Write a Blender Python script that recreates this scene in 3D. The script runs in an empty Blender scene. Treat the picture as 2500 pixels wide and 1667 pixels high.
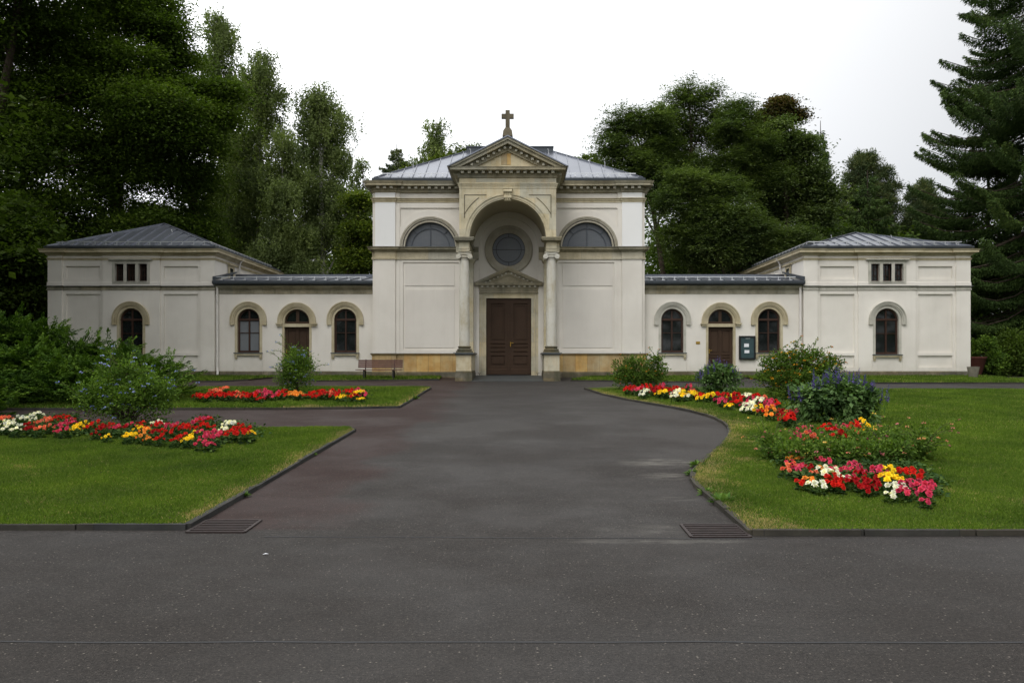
import bpy, bmesh, math, random
import numpy as np
from mathutils import Vector
from mathutils.geometry import tessellate_polygon

# ---------------------------------------------------------------- camera, world, sun
SC = bpy.context.scene
COL = SC.collection
PI = math.pi
R = math.radians
cam_d = bpy.data.cameras.new('camera')
cam = bpy.data.objects.new('camera', cam_d)
COL.objects.link(cam)
cam.location = (0, 0, 1.6)
cam.rotation_euler = (R(90), 0, 0)
cam_d.sensor_width = 36
cam_d.lens = 2050 / 2500 * 36
cam_d.shift_x = -0.008
cam_d.shift_y = 0.0206
cam_d.clip_end = 2000
SC.camera = cam
SC.render.resolution_x = 1024
SC.render.resolution_y = 682

SUN_EL, SUN_AZ = R(52), R(200)      # azimuth clockwise from +Y: behind the camera, a little left
world = bpy.data.worlds.new('World')
SC.world = world
world.use_nodes = True
wn, wl = world.node_tree.nodes, world.node_tree.links
wn.clear()
w_out = wn.new('ShaderNodeOutputWorld')
w_bg = wn.new('ShaderNodeBackground')
w_bg.inputs['Strength'].default_value = 0.1
w_sky = wn.new('ShaderNodeTexSky')
w_sky.sky_type = 'NISHITA'
w_sky.sun_disc = False
w_sky.sun_elevation = SUN_EL
w_sky.sun_rotation = SUN_AZ
w_tc = wn.new('ShaderNodeTexCoord')
w_sep = wn.new('ShaderNodeSeparateXYZ')
wl.new(w_tc.outputs['Generated'], w_sep.inputs[0])
w_ramp = wn.new('ShaderNodeValToRGB')          # overcast: zenith brighter than the horizon
w_ramp.color_ramp.elements[0].position = 0.0
w_ramp.color_ramp.elements[0].color = (0.42, 0.428, 0.44, 1)
w_ramp.color_ramp.elements[1].position = 1.0
w_ramp.color_ramp.elements[1].color = (1.0, 1.0, 1.0, 1)
wl.new(w_sep.outputs['Z'], w_ramp.inputs[0])
w_noise = wn.new('ShaderNodeTexNoise')
w_noise.inputs['Scale'].default_value = 1.3
w_noise.inputs['Detail'].default_value = 3
wl.new(w_tc.outputs['Generated'], w_noise.inputs['Vector'])
w_mr = wn.new('ShaderNodeMapRange')            # the cloud cover is a little thinner to the left
w_mr.inputs['From Min'].default_value = -0.5
w_mr.inputs['From Max'].default_value = 0.5
w_mr.inputs['To Min'].default_value = 25.0
w_mr.inputs['To Max'].default_value = 10.0
wl.new(w_sep.outputs['X'], w_mr.inputs['Value'])
w_nm = wn.new('ShaderNodeMapRange')
w_nm.inputs['To Min'].default_value = 0.92
w_nm.inputs['To Max'].default_value = 1.08
wl.new(w_noise.outputs[0], w_nm.inputs['Value'])
w_mul = wn.new('ShaderNodeMath'); w_mul.operation = 'MULTIPLY'
wl.new(w_mr.outputs[0], w_mul.inputs[0]); wl.new(w_nm.outputs[0], w_mul.inputs[1])
w_vm = wn.new('ShaderNodeVectorMath'); w_vm.operation = 'SCALE'
wl.new(w_ramp.outputs[0], w_vm.inputs[0]); wl.new(w_mul.outputs[0], w_vm.inputs['Scale'])
w_mix = wn.new('ShaderNodeMix'); w_mix.data_type = 'RGBA'
w_mix.inputs['Factor'].default_value = 0.93
wl.new(w_sky.outputs[0], w_mix.inputs['A']); wl.new(w_vm.outputs[0], w_mix.inputs['B'])
wl.new(w_mix.outputs['Result'], w_bg.inputs['Color'])
wl.new(w_bg.outputs[0], w_out.inputs[0])

sun_d = bpy.data.lights.new('sun', 'SUN')
sun_d.energy = 0.7
sun_d.angle = R(25)
sun_d.color = (1.0, 0.97, 0.92)
sun = bpy.data.objects.new('sun', sun_d)
COL.objects.link(sun)
sd = Vector((math.sin(SUN_AZ) * math.cos(SUN_EL), math.cos(SUN_AZ) * math.cos(SUN_EL), math.sin(SUN_EL)))
sun.rotation_euler = sd.to_track_quat('Z', 'Y').to_euler()
sun.location = (0, -20, 40)
SC.view_settings.view_transform = 'Standard'
SC.view_settings.look = 'None'
SC.view_settings.exposure = 0.42
SC.view_settings.gamma = 1.0

# ---------------------------------------------------------------- site geometry
F = 2050.0
SLOPE, Y0, YTOP = 0.0343, 7.7, 36.5
def gz(y):
    return SLOPE * (min(max(y, Y0), YTOP) - Y0)
def G(u, v, h=0.0):
    """a point of the ground (or h above it) seen at photo pixel u, v"""
    y = F * (1.6 + SLOPE * Y0 - h) / (v - 885 + F * SLOPE)
    if y < Y0:
        y = F * (1.6 - h) / (v - 885)
    return ((u - 1270) * y / F, y, gz(y) + h)
def AT(u, v, y):
    return ((u - 1270) * y / F, y, 1.6 + (885 - v) * y / F)

# ---------------------------------------------------------------- helpers
def tag(o, label=None, cat=None, group=None, kind=None):
    if label: o['label'] = label
    if cat: o['category'] = cat
    if group: o['group'] = group
    if kind: o['kind'] = kind
    return o
def empty(name, loc=(0, 0, 0), parent=None):
    o = bpy.data.objects.new(name, None)
    COL.objects.link(o)
    o.location = loc
    o.empty_display_size = 0.2
    if parent: o.parent = parent
    return o

class MB:
    def __init__(s, ox=0.0, oy=0.0, oz=0.0):
        s.v, s.f = [], []
        s.o = (ox, oy, oz)
    def add(s, vs, fs):
        b = len(s.v)
        s.v += [tuple(p) for p in vs]
        s.f += [tuple(i + b for i in f) for f in fs]
        return s
    def box(s, x0, x1, y0, y1, z0, z1):
        if x0 > x1: x0, x1 = x1, x0
        vs = [(x0,y0,z0),(x1,y0,z0),(x1,y1,z0),(x0,y1,z0),(x0,y0,z1),(x1,y0,z1),(x1,y1,z1),(x0,y1,z1)]
        return s.add(vs, [(0,3,2,1),(4,5,6,7),(0,1,5,4),(1,2,6,5),(2,3,7,6),(3,0,4,7)])
    def beam(s, p, q, w, h, up=(0, 0, 1)):
        p, q = Vector(p), Vector(q)
        d = (q - p).normalized()
        u = Vector(up)
        a = d.cross(u)
        if a.length < 1e-4: a = d.cross(Vector((1, 0, 0)))
        a.normalize()
        b = a.cross(d).normalized()
        vs = []
        for c in (p, q):
            for i, j in ((-1,-1),(1,-1),(1,1),(-1,1)):
                vs.append(c + a * (i * w / 2) + b * (j * h / 2))
        return s.add(vs, [(0,1,2,3),(7,6,5,4),(0,4,5,1),(1,5,6,2),(2,6,7,3),(3,7,4,0)])
    def plate(s, outer, holes, y0, y1, back=True):
        """outline in (x, z) with holes, extruded from y0 (front) to y1"""
        loops = [outer] + list(holes)
        tri = tessellate_polygon([[Vector((a, b, 0)) for a, b in l] for l in loops])
        flat = [p for l in loops for p in l]
        n = len(flat)
        vs = [(x, y0, z) for x, z in flat] + [(x, y1, z) for x, z in flat]
        fs = []
        for t in tri:
            a, b, c = t
            ax, az = flat[a]; bx, bz = flat[b]; cx, cz = flat[c]
            if (bx-ax)*(cz-az) - (bz-az)*(cx-ax) < 0: a, c = c, a
            fs.append((a, b, c))
            if back: fs.append((c + n, b + n, a + n))
        i0 = 0
        for li, l in enumerate(loops):
            m = len(l)
            area = sum(l[i][0]*l[(i+1)%m][1] - l[(i+1)%m][0]*l[i][1] for i in range(m))
            ccw = area > 0
            for i in range(m):
                a, b = i0 + i, i0 + (i + 1) % m
                if (ccw and li == 0) or (not ccw and li > 0):
                    fs.append((b, a, a + n, b + n))
                else:
                    fs.append((a, b, b + n, a + n))
            i0 += m
        return s.add(vs, fs)
    def ring(s, cx, cz, r0, r1, y0, y1, leg=0.0, seg=36, a0=0.0, a1=PI):
        """arch moulding: a half ring (r0..r1) with straight legs of length leg"""
        pts = []
        full = abs(a1 - a0) > 2 * PI - 1e-3
        n = seg
        vs, fs = [], []
        prof = [(r0, y0), (r1, y0), (r1, y1), (r0, y1)]
        rows = []
        if leg and not full: rows.append(('L', a0, -leg))
        for i in range(n + 1):
            rows.append(('A', a0 + (a1 - a0) * i / n, 0))
        if leg and not full: rows.append(('L', a1, -leg))
        for k, a, dz in rows:
            for r, y in prof:
                vs.append((cx + r * math.cos(a), y, cz + r * math.sin(a) + dz))
        m = len(rows)
        for i in range(m - 1):
            for j in range(4):
                a, b = i * 4 + j, i * 4 + (j + 1) % 4
                fs.append((a, b, b + 4, a + 4)[::-1])
        if not full:
            fs.append((0, 1, 2, 3)); e = (m - 1) * 4
            fs.append((e + 3, e + 2, e + 1, e))
        return s.add(vs, fs)
    def sweep(s, path, prof, caps=True, closed=False):
        """mould prof [(out, z)] along a plan path, outward to the right-hand side seen from above"""
        n, m = len(path), len(prof)
        nor = []
        for i in range(n if closed else n - 1):
            a, b = path[i], path[(i + 1) % n]
            dx, dy = b[0]-a[0], b[1]-a[1]
            L = math.hypot(dx, dy)
            nor.append((dy / L, -dx / L))
        vs, fs = [], []
        for i in range(n):
            if closed: n1, n2 = nor[i - 1], nor[i]
            else: n1, n2 = nor[max(i - 1, 0)], nor[min(i, n - 2)]
            k = 1 + n1[0]*n2[0] + n1[1]*n2[1]
            mx, my = (n1[0]+n2[0]) / k, (n1[1]+n2[1]) / k
            for o, z in prof:
                vs.append((path[i][0] + mx*o, path[i][1] + my*o, z))
        for i in range(n if closed else n - 1):
            i2 = (i + 1) % n
            for j in range(m - 1):
                fs.append((i*m+j, i2*m+j, i2*m+j+1, i*m+j+1))
        if caps and not closed:
            fs.append(tuple(range(m))[::-1]); fs.append(tuple((n-1)*m + j for j in range(m)))
        return s.add(vs, fs)
    def dentils(s, path, o0, o1, z0, z1, w=0.11, gap=0.26):
        for (ax, ay), (bx, by) in zip(path[:-1], path[1:]):
            L = math.hypot(bx-ax, by-ay)
            if L < 0.3: continue
            dx, dy = (bx-ax)/L, (by-ay)/L
            nx, ny = dy, -dx
            k = max(1, int(round((L - 0.1) / gap)))
            for i in range(k):
                t = (i + 0.5) * L / k
                p = (ax + dx*t, ay + dy*t)
                q = []
                for z in (z0, z1):
                    for a, b in ((-w/2, o0), (w/2, o0), (w/2, o1), (-w/2, o1)):
                        q.append((p[0]+dx*a+nx*b, p[1]+dy*a+ny*b, z))
                s.add(q, [(0,1,2,3),(7,6,5,4),(0,4,5,1),(1,5,6,2),(2,6,7,3),(3,7,4,0)])
        return s
    def lathe(s, cx, cy, prof, seg=24, squash=1.0):
        vs, fs = [], []
        for r, z in prof:
            for i in range(seg):
                a = 2 * PI * i / seg
                vs.append((cx + r*math.cos(a), cy + r*squash*math.sin(a), z))
        m = len(prof)
        for j in range(m - 1):
            for i in range(seg):
                i2 = (i + 1) % seg
                fs.append((j*seg+i, j*seg+i2, (j+1)*seg+i2, (j+1)*seg+i))
        fs.append(tuple(range(seg))[::-1]); fs.append(tuple((m-1)*seg + i for i in range(seg)))
        return s.add(vs, fs)
    def tube(s, pts, rad, seg=6):
        pts = [Vector(p) for p in pts]
        if not hasattr(rad, '__len__'): rad = [rad] * len(pts)
        vs, fs = [], []
        ref = Vector((0.13, 0.97, 0.2)).normalized()
        n = len(pts)
        for i, p in enumerate(pts):
            d = (pts[min(i+1, n-1)] - pts[max(i-1, 0)])
            if d.length < 1e-6: d = Vector((0, 0, 1))
            d.normalize()
            a = d.cross(ref)
            if a.length < 1e-3: a = d.cross(Vector((1, 0, 0)))
            a.normalize(); b = d.cross(a)
            for k in range(seg):
                t = 2*PI*k/seg
                vs.append(p + (a*math.cos(t) + b*math.sin(t)) * rad[i])
        for i in range(n-1):
            for k in range(seg):
                k2 = (k+1) % seg
                fs.append((i*seg+k, i*seg+k2, (i+1)*seg+k2, (i+1)*seg+k))
        fs.append(tuple(range(seg))[::-1]); fs.append(tuple((n-1)*seg+i for i in range(seg)))
        return s.add(vs, fs)
    def chevron(s, cx, hw, zb, za, t, y0, y1):
        """a roof-shaped band: outer gable hw wide, zb to za, t thick measured upright"""
        sl = (za - zb) / hw
        hi = hw - t / sl
        if hi <= 0.02: hi = 0.02
        pl = [(cx-hw, zb), (cx-hi, zb), (cx, za-t), (cx+hi, zb), (cx+hw, zb), (cx, za)]
        return s.plate(pl, [], y0, y1)
    def build(s, name, mat, parent=None, label=None, smooth=True):
        me = bpy.data.meshes.new(name)
        ox, oy, oz = s.o
        me.from_pydata([(x-ox, y-oy, z-oz) for x, y, z in s.v], [], s.f)
        me.materials.append(mat)
        if smooth:
            me.polygons.foreach_set('use_smooth', [True] * len(me.polygons))
            me.set_sharp_from_angle(angle=R(32))
        me.update()
        o = bpy.data.objects.new(name, me)
        COL.objects.link(o)
        if parent:
            o.parent = parent
        elif s.o != (0.0, 0.0, 0.0):
            o.location = s.o
        if label: o['label'] = label
        return o

def arch_poly(cx, cz, r, zb, seg=24):
    """opening outline: straight legs from zb up to cz and a half circle"""
    p = [(cx - r, zb), (cx + r, zb)]
    for i in range(seg + 1):
        a = PI * i / seg
        p.append((cx + r*math.cos(a), cz + r*math.sin(a)))
    if abs(zb - cz) < 1e-6: p = p[2:]
    return p
def circ(cx, cz, r, seg=40):
    return [(cx + r*math.cos(2*PI*i/seg), cz + r*math.sin(2*PI*i/seg)) for i in range(seg)]
def rect(x0, x1, z0, z1):
    if x0 > x1: x0, x1 = x1, x0
    return [(x0, z0), (x1, z0), (x1, z1), (x0, z1)]

# ---------------------------------------------------------------- materials
def newmat(name):
    m = bpy.data.materials.new(name)
    m.use_nodes = True
    nt = m.node_tree
    b = nt.nodes['Principled BSDF']
    return m, nt, b
def N(nt, t, **kw):
    n = nt.nodes.new(t)
    for k, v in kw.items():
        if k in n.inputs.keys(): n.inputs[k].default_value = v
        else: setattr(n, k, v)
    return n
def ramp(nt, stops, src):
    r = nt.nodes.new('ShaderNodeValToRGB')
    e = r.color_ramp.elements
    while len(e) < len(stops): e.new(0.5)
    for i, (p, c) in enumerate(stops):
        e[i].position = p
        e[i].color = (*c, 1) if len(c) == 3 else c
    nt.links.new(src, r.inputs[0])
    return r
def coords(nt, scale=(1, 1, 1), mode='Object'):
    tc = nt.nodes.new('ShaderNodeTexCoord')
    mp = nt.nodes.new('ShaderNodeMapping')
    mp.inputs['Scale'].default_value = scale
    nt.links.new(tc.outputs[mode], mp.inputs['Vector'])
    return mp.outputs[0]
def geo_pos(nt, scale=(1, 1, 1)):
    g = nt.nodes.new('ShaderNodeNewGeometry')
    mp = nt.nodes.new('ShaderNodeMapping')
    mp.inputs['Scale'].default_value = scale
    nt.links.new(g.outputs['Position'], mp.inputs['Vector'])
    return mp.outputs[0]
def mixc(nt, f, a, b, mode='MIX'):
    m = nt.nodes.new('ShaderNodeMix'); m.data_type = 'RGBA'; m.blend_type = mode
    for s, k in ((f, 'Factor'), (a, 'A'), (b, 'B')):
        if hasattr(s, 'is_output'): nt.links.new(s, m.inputs[k])
        elif k == 'Factor': m.inputs[k].default_value = s
        else: m.inputs[k].default_value = (*s, 1)
    return m.outputs['Result']
def noise(nt, vec, scale, detail=4, rough=0.55):
    n = N(nt, 'ShaderNodeTexNoise')
    n.inputs['Scale'].default_value = scale
    n.inputs['Detail'].default_value = detail
    n.inputs['Roughness'].default_value = rough
    nt.links.new(vec, n.inputs['Vector'])
    return n.outputs[0]
def bump(nt, b, h, dist=0.01, strength=0.5):
    bp = N(nt, 'ShaderNodeBump')
    bp.inputs['Distance'].default_value = dist
    bp.inputs['Strength'].default_value = strength
    nt.links.new(h, bp.inputs['Height'])
    nt.links.new(bp.outputs[0], b.inputs['Normal'])

def mat_plaster(name, c1, c2, dirt=(0.30, 0.27, 0.2), dirt_amt=1.0):
    m, nt, b = newmat(name)
    p = geo_pos(nt)
    big = noise(nt, p, 0.6, 3)
    c = ramp(nt, [(0.35, c1), (0.65, c2)], big).outputs[0]
    # rain streaks and splash stains
    ps = geo_pos(nt, (3.0, 3.0, 0.35))
    st = ramp(nt, [(0.52, (0, 0, 0)), (0.8, (1, 1, 1))], noise(nt, ps, 1.6, 6, 0.7)).outputs[0]
    f = N(nt, 'ShaderNodeMath', operation='MULTIPLY'); nt.links.new(st, f.inputs[0]); f.inputs[1].default_value = 0.10 * dirt_amt
    c = mixc(nt, f.outputs[0], c, dirt)
    g = N(nt, 'ShaderNodeNewGeometry'); sx = N(nt, 'ShaderNodeSeparateXYZ'); nt.links.new(g.outputs['Position'], sx.inputs[0])
    mr = N(nt, 'ShaderNodeMapRange'); nt.links.new(sx.outputs['Z'], mr.inputs['Value'])
    mr.inputs['From Min'].default_value = 1.15; mr.inputs['From Max'].default_value = 1.75
    mr.inputs['To Min'].default_value = 0.5; mr.inputs['To Max'].default_value = 0.0
    n2 = noise(nt, p, 5, 5, 0.65)
    mu = N(nt, 'ShaderNodeMath', operation='MULTIPLY'); nt.links.new(mr.outputs[0], mu.inputs[0]); nt.links.new(n2, mu.inputs[1])
    c = mixc(nt, mu.outputs[0], c, dirt)
    nt.links.new(c, b.inputs['Base Color'])
    b.inputs['Roughness'].default_value = 0.9
    b.inputs['Specular IOR Level'].default_value = 0.2
    bump(nt, b, noise(nt, p, 40, 4), 0.004, 0.4)
    return m

def mat_stone(name, c1, c2, c3, block=None, stain=(0.09, 0.08, 0.05), stain_amt=0.55, blockmix=0.5):
    m, nt, b = newmat(name)
    p = geo_pos(nt)
    n1 = noise(nt, p, 1.7, 6, 0.65)
    c = ramp(nt, [(0.3, c1), (0.5, c2), (0.72, c3)], n1).outputs[0]
    if block:
        bk = N(nt, 'ShaderNodeTexBrick')
        bk.inputs['Scale'].default_value = 1.0
        bk.inputs['Brick Width'].default_value = block[0]
        bk.inputs['Row Height'].default_value = block[1]
        bk.inputs['Mortar Size'].default_value = 0.006
        bk.offset = 0.5
        bk.inputs['Color1'].default_value = (1.3, 1.1, 0.72, 1)
        bk.inputs['Color2'].default_value = (0.80, 0.88, 1.02, 1)
        bk.inputs['Mortar'].default_value = (0.45, 0.42, 0.38, 1)
        # bricks live in the plane of the facade: x along, z up
        g = N(nt, 'ShaderNodeNewGeometry'); sx = N(nt, 'ShaderNodeSeparateXYZ'); cb = N(nt, 'ShaderNodeCombineXYZ')
        nt.links.new(g.outputs['Position'], sx.inputs[0])
        nt.links.new(sx.outputs['X'], cb.inputs['X']); nt.links.new(sx.outputs['Z'], cb.inputs['Y'])
        nt.links.new(cb.outputs[0], bk.inputs['Vector'])
        c = mixc(nt, blockmix, c, mixc(nt, 1.0, c, bk.outputs[0], 'MULTIPLY'))
    ps = geo_pos(nt, (2.2, 2.2, 0.5))
    st = ramp(nt, [(0.5, (0, 0, 0)), (0.75, (1, 1, 1))], noise(nt, ps, 2.1, 7, 0.72)).outputs[0]
    f = N(nt, 'ShaderNodeMath', operation='MULTIPLY'); nt.links.new(st, f.inputs[0]); f.inputs[1].default_value = stain_amt
    c = mixc(nt, f.outputs[0], c, stain)
    nt.links.new(c, b.inputs['Base Color'])
    b.inputs['Roughness'].default_value = 0.88
    b.inputs['Specular IOR Level'].default_value = 0.2
    bump(nt, b, noise(nt, p, 22, 5, 0.7), 0.008, 0.5)
    return m

def mat_plain(name, col, rough=0.6, metal=0.0, var=0.15, vscale=3.0, spec=0.5, bumpy=0.0):
    m, nt, b = newmat(name)
    p = geo_pos(nt)
    n1 = noise(nt, p, vscale, 5, 0.6)
    lo = tuple(c * (1 - var) for c in col); hi = tuple(min(1, c * (1 + var)) for c in col)
    c = ramp(nt, [(0.3, lo), (0.7, hi)], n1).outputs[0]
    nt.links.new(c, b.inputs['Base Color'])
    b.inputs['Roughness'].default_value = rough
    b.inputs['Metallic'].default_value = metal
    b.inputs['Specular IOR Level'].default_value = spec
    if bumpy: bump(nt, b, noise(nt, p, vscale * 6, 4), bumpy, 0.5)
    return m

def mat_leaf(name, stops, trans=0.25, rough=0.55, pos_var=None):
    """stops: colours over the per-leaf random value; clumps vary by position too"""
    m = bpy.data.materials.new(name); m.use_nodes = True
    nt = m.node_tree; nt.nodes.clear()
    at = N(nt, 'ShaderNodeAttribute'); at.attribute_name = 'rnd'
    c = ramp(nt, stops, at.outputs['Fac']).outputs[0]
    p = geo_pos(nt)
    n1 = noise(nt, p, pos_var or 0.45, 3)
    r2 = ramp(nt, [(0.3, (0.72, 0.74, 0.8)), (0.7, (1.28, 1.22, 1.0))], n1).outputs[0]
    c = mixc(nt, 1.0, c, r2, 'MULTIPLY')
    d = N(nt, 'ShaderNodeBsdfPrincipled')
    nt.links.new(c, d.inputs['Base Color'])
    d.inputs['Roughness'].default_value = 0.75
    d.inputs['Specular IOR Level'].default_value = 0.10
    t = N(nt, 'ShaderNodeBsdfTranslucent')
    ct = mixc(nt, 1.0, c, (1.3, 1.5, 0.6), 'MULTIPLY')
    nt.links.new(ct, t.inputs['Color'])
    mx = N(nt, 'ShaderNodeMixShader'); mx.inputs[0].default_value = trans
    nt.links.new(d.outputs[0], mx.inputs[1]); nt.links.new(t.outputs[0], mx.inputs[2])
    o = N(nt, 'ShaderNodeOutputMaterial'); nt.links.new(mx.outputs[0], o.inputs[0])
    return m

M = {}
M['plaster'] = mat_plaster('warm_white_plaster', (0.66, 0.622, 0.558), (0.75, 0.712, 0.645))
M['plaster_new'] = mat_plaster('fresh_white_plaster', (0.78, 0.775, 0.76), (0.82, 0.815, 0.80), dirt_amt=0.4)
M['plaster_panel'] = mat_plaster('grey_white_plaster', (0.64, 0.602, 0.545), (0.70, 0.662, 0.60))
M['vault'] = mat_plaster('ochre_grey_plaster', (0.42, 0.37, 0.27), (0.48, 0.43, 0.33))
M['stone'] = mat_stone('pale_sandstone', (0.37, 0.335, 0.24), (0.51, 0.475, 0.365), (0.60, 0.55, 0.42), (1.15, 0.62), stain=(0.42, 0.27, 0.10), stain_amt=0.5, blockmix=0.35)
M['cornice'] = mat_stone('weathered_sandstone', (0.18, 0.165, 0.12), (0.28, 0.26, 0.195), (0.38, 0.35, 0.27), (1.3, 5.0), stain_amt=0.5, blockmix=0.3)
M['dentil'] = mat_stone('lit_dentil_stone', (0.46, 0.43, 0.34), (0.54, 0.51, 0.42), (0.60, 0.57, 0.48), None, stain_amt=0.1)  # dentil fronts coloured paler to look lit against the shaded recess
M['band'] = mat_stone('pale_band_stone', (0.34, 0.31, 0.235), (0.44, 0.41, 0.325), (0.52, 0.485, 0.39), (1.3, 5.0), stain=(0.2, 0.18, 0.12), stain_amt=0.45, blockmix=0.4)
M['surround'] = mat_stone('yellow_sandstone', (0.36, 0.305, 0.19), (0.46, 0.40, 0.27), (0.53, 0.475, 0.34), None, stain=(0.22, 0.16, 0.07), stain_amt=0.4)
M['surround_grey'] = mat_stone('grey_sandstone', (0.34, 0.33, 0.28), (0.46, 0.44, 0.38), (0.52, 0.50, 0.44), None, stain=(0.14, 0.14, 0.1), stain_amt=0.3)
M['ashlar'] = mat_stone('ochre_ashlar', (0.36, 0.23, 0.10), (0.44, 0.33, 0.18), (0.50, 0.43, 0.29), (0.52, 7.0), stain=(0.16, 0.14, 0.09), stain_amt=0.45, blockmix=0.95)
M['base'] = mat_stone('mossy_base_stone', (0.075, 0.07, 0.045), (0.13, 0.115, 0.08), (0.26, 0.23, 0.17), (0.9, 0.2), stain=(0.05, 0.06, 0.03), stain_amt=0.8)
M['column'] = mat_stone('column_stone', (0.46, 0.42, 0.32), (0.56, 0.54, 0.47), (0.60, 0.58, 0.52), None, stain=(0.34, 0.26, 0.12), stain_amt=0.55)
M['lead'] = mat_plain('lead_flashing', (0.10, 0.11, 0.11), 0.5, 0.3)
M['zinc'] = mat_plain('zinc_sheet', (0.18, 0.193, 0.225), 0.33, 0.85, 0.12, 0.8)
M['gutter'] = mat_plain('dark_zinc_gutter', (0.055, 0.064, 0.074), 0.45, 0.4, 0.15)
M['steel'] = mat_plain('galvanised_steel', (0.62, 0.63, 0.64), 0.35, 0.6, 0.1)
M['pipe'] = mat_plain('painted_downpipe', (0.60, 0.57, 0.53), 0.55, 0.0, 0.08)
M['door'] = mat_plain('brown_door_paint', (0.046, 0.0255, 0.014), 0.65, 0.0, 0.12, 2.0, 0.25)
M['joinery'] = mat_plain('dark_red_brown_joinery', (0.046, 0.022, 0.014), 0.55, 0.0, 0.12, 3.0, 0.25)
M['slatewood'] = mat_plain('blue_grey_frame', (0.045, 0.055, 0.07), 0.5)
M['glass'] = mat_plain('dark_window_glass', (0.010, 0.012, 0.012), 0.04, 0.0, 0.3, 1.2)
M['brass'] = mat_plain('brass', (0.45, 0.28, 0.05), 0.35, 0.8)
M['black'] = mat_plain('black_metal', (0.012, 0.013, 0.013), 0.4, 0.3)
M['iron'] = mat_plain('cast_iron', (0.034, 0.023, 0.021), 0.55, 0.4, 0.3, 12)
M['bench'] = mat_plain('red_brown_bench_slats', (0.105, 0.046, 0.037), 0.5, 0.0, 0.25, 6)
M['bark'] = mat_plain('bark', (0.055, 0.042, 0.03), 0.9, 0.0, 0.4, 4, 0.2, 0.02)
M['birchbark'] = mat_plain('birch_bark', (0.42, 0.40, 0.36), 0.8, 0.0, 0.6, 5, 0.2, 0.01)
M['concrete'] = mat_stone('concrete', (0.14, 0.13, 0.10), (0.22, 0.20, 0.16), (0.28, 0.26, 0.21), None, stain=(0.10, 0.11, 0.05), stain_amt=0.5)
M['kerb'] = mat_stone('dark_kerb_stone', (0.022, 0.022, 0.021), (0.038, 0.037, 0.034), (0.062, 0.060, 0.053), (0.9, 5.0), stain=(0.04, 0.045, 0.03), stain_amt=0.5)
M['terracotta'] = mat_plain('rust_red_tub', (0.075, 0.018, 0.010), 0.8)
M['paper'] = mat_plain('paper', (0.72, 0.73, 0.76), 0.8, 0, 0.03)
M['board'] = mat_plain('teal_grey_board', (0.035, 0.065, 0.07), 0.25, 0, 0.15)
M['curtain'] = mat_plain('frosted_pane', (0.16, 0.17, 0.18), 0.2, 0.0, 0.1, 1.0)
M['cross'] = mat_stone('cross_stone', (0.08, 0.07, 0.045), (0.13, 0.11, 0.075), (0.17, 0.15, 0.1), None)
# screened leaded glass of the chapel
m, nt, b = newmat('screened_leaded_glass')
g = N(nt, 'ShaderNodeNewGeometry'); sx = N(nt, 'ShaderNodeSeparateXYZ'); cb = N(nt, 'ShaderNodeCombineXYZ')
nt.links.new(g.outputs['Position'], sx.inputs[0]); nt.links.new(sx.outputs['X'], cb.inputs['X']); nt.links.new(sx.outputs['Z'], cb.inputs['Y'])
bk = N(nt, 'ShaderNodeTexBrick'); bk.inputs['Scale'].default_value = 1.0
bk.inputs['Brick Width'].default_value = 0.22; bk.inputs['Row Height'].default_value = 0.045; bk.inputs['Mortar Size'].default_value = 0.006
bk.inputs['Color1'].default_value = (0.11, 0.118, 0.128, 1); bk.inputs['Color2'].default_value = (0.085, 0.094, 0.108, 1); bk.inputs['Mortar'].default_value = (0.15, 0.155, 0.155, 1)
nt.links.new(cb.outputs[0], bk.inputs['Vector'])
nt.links.new(mixc(nt, noise(nt, geo_pos(nt), 1.5), bk.outputs[0], (0.07, 0.082, 0.10)), b.inputs['Base Color'])
b.inputs['Roughness'].default_value = 0.45
M['screen'] = m

# asphalt: fine aggregate, pale stones, a brownish older strip along the left kerb, washed-out grit
m, nt, b = newmat('asphalt')
p = geo_pos(nt)
patch = noise(nt, p, 0.33, 5, 0.6)
c = ramp(nt, [(0.36, (0.0225, 0.0190, 0.0165)), (0.5, (0.0260, 0.0228, 0.0202)), (0.64, (0.0295, 0.0266, 0.0244))], patch).outputs[0]
g = N(nt, 'ShaderNodeNewGeometry'); sx = N(nt, 'ShaderNodeSeparateXYZ'); nt.links.new(g.outputs['Position'], sx.inputs[0])
def mrange(src, a, b_, lo=0.0, hi=1.0):
    q = N(nt, 'ShaderNodeMapRange'); q.interpolation_type = 'SMOOTHSTEP'
    nt.links.new(src, q.inputs['Value'])
    q.inputs['From Min'].default_value = a; q.inputs['From Max'].default_value = b_
    q.inputs['To Min'].default_value = lo; q.inputs['To Max'].default_value = hi
    return q.outputs[0]
def mth(op, a, b_):
    q = N(nt, 'ShaderNodeMath', operation=op)
    for i, v_ in enumerate((a, b_)):
        if hasattr(v_, 'is_output'): nt.links.new(v_, q.inputs[i])
        else: q.inputs[i].default_value = v_
    return q.outputs[0]
wob = mth('MULTIPLY', mth('SUBTRACT', noise(nt, p, 0.8, 4), 0.5), 2.2)
bx_ = mth('MULTIPLY', mrange(mth('ADD', sx.outputs['X'], wob), -1.6, -2.3), mrange(sx.outputs['Y'], 7.9, 8.1))
c = mixc(nt, mth('MULTIPLY', bx_, 0.95), c, (0.0240, 0.0118, 0.0092))
bx2 = mth('MULTIPLY', mrange(mth('ADD', sx.outputs['X'], wob), 1.2, 3.4), mth('MULTIPLY', mrange(sx.outputs['Y'], 8.6, 9.6), mrange(sx.outputs['Y'], 24.0, 18.0)))
c = mixc(nt, mth('MULTIPLY', bx2, 0.5), c, (0.026, 0.0205, 0.0175))
mott = ramp(nt, [(0.35, (0.86, 0.86, 0.86)), (0.68, (1.13, 1.13, 1.13))], noise(nt, p, 3.5, 6, 0.7)).outputs[0]
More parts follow.
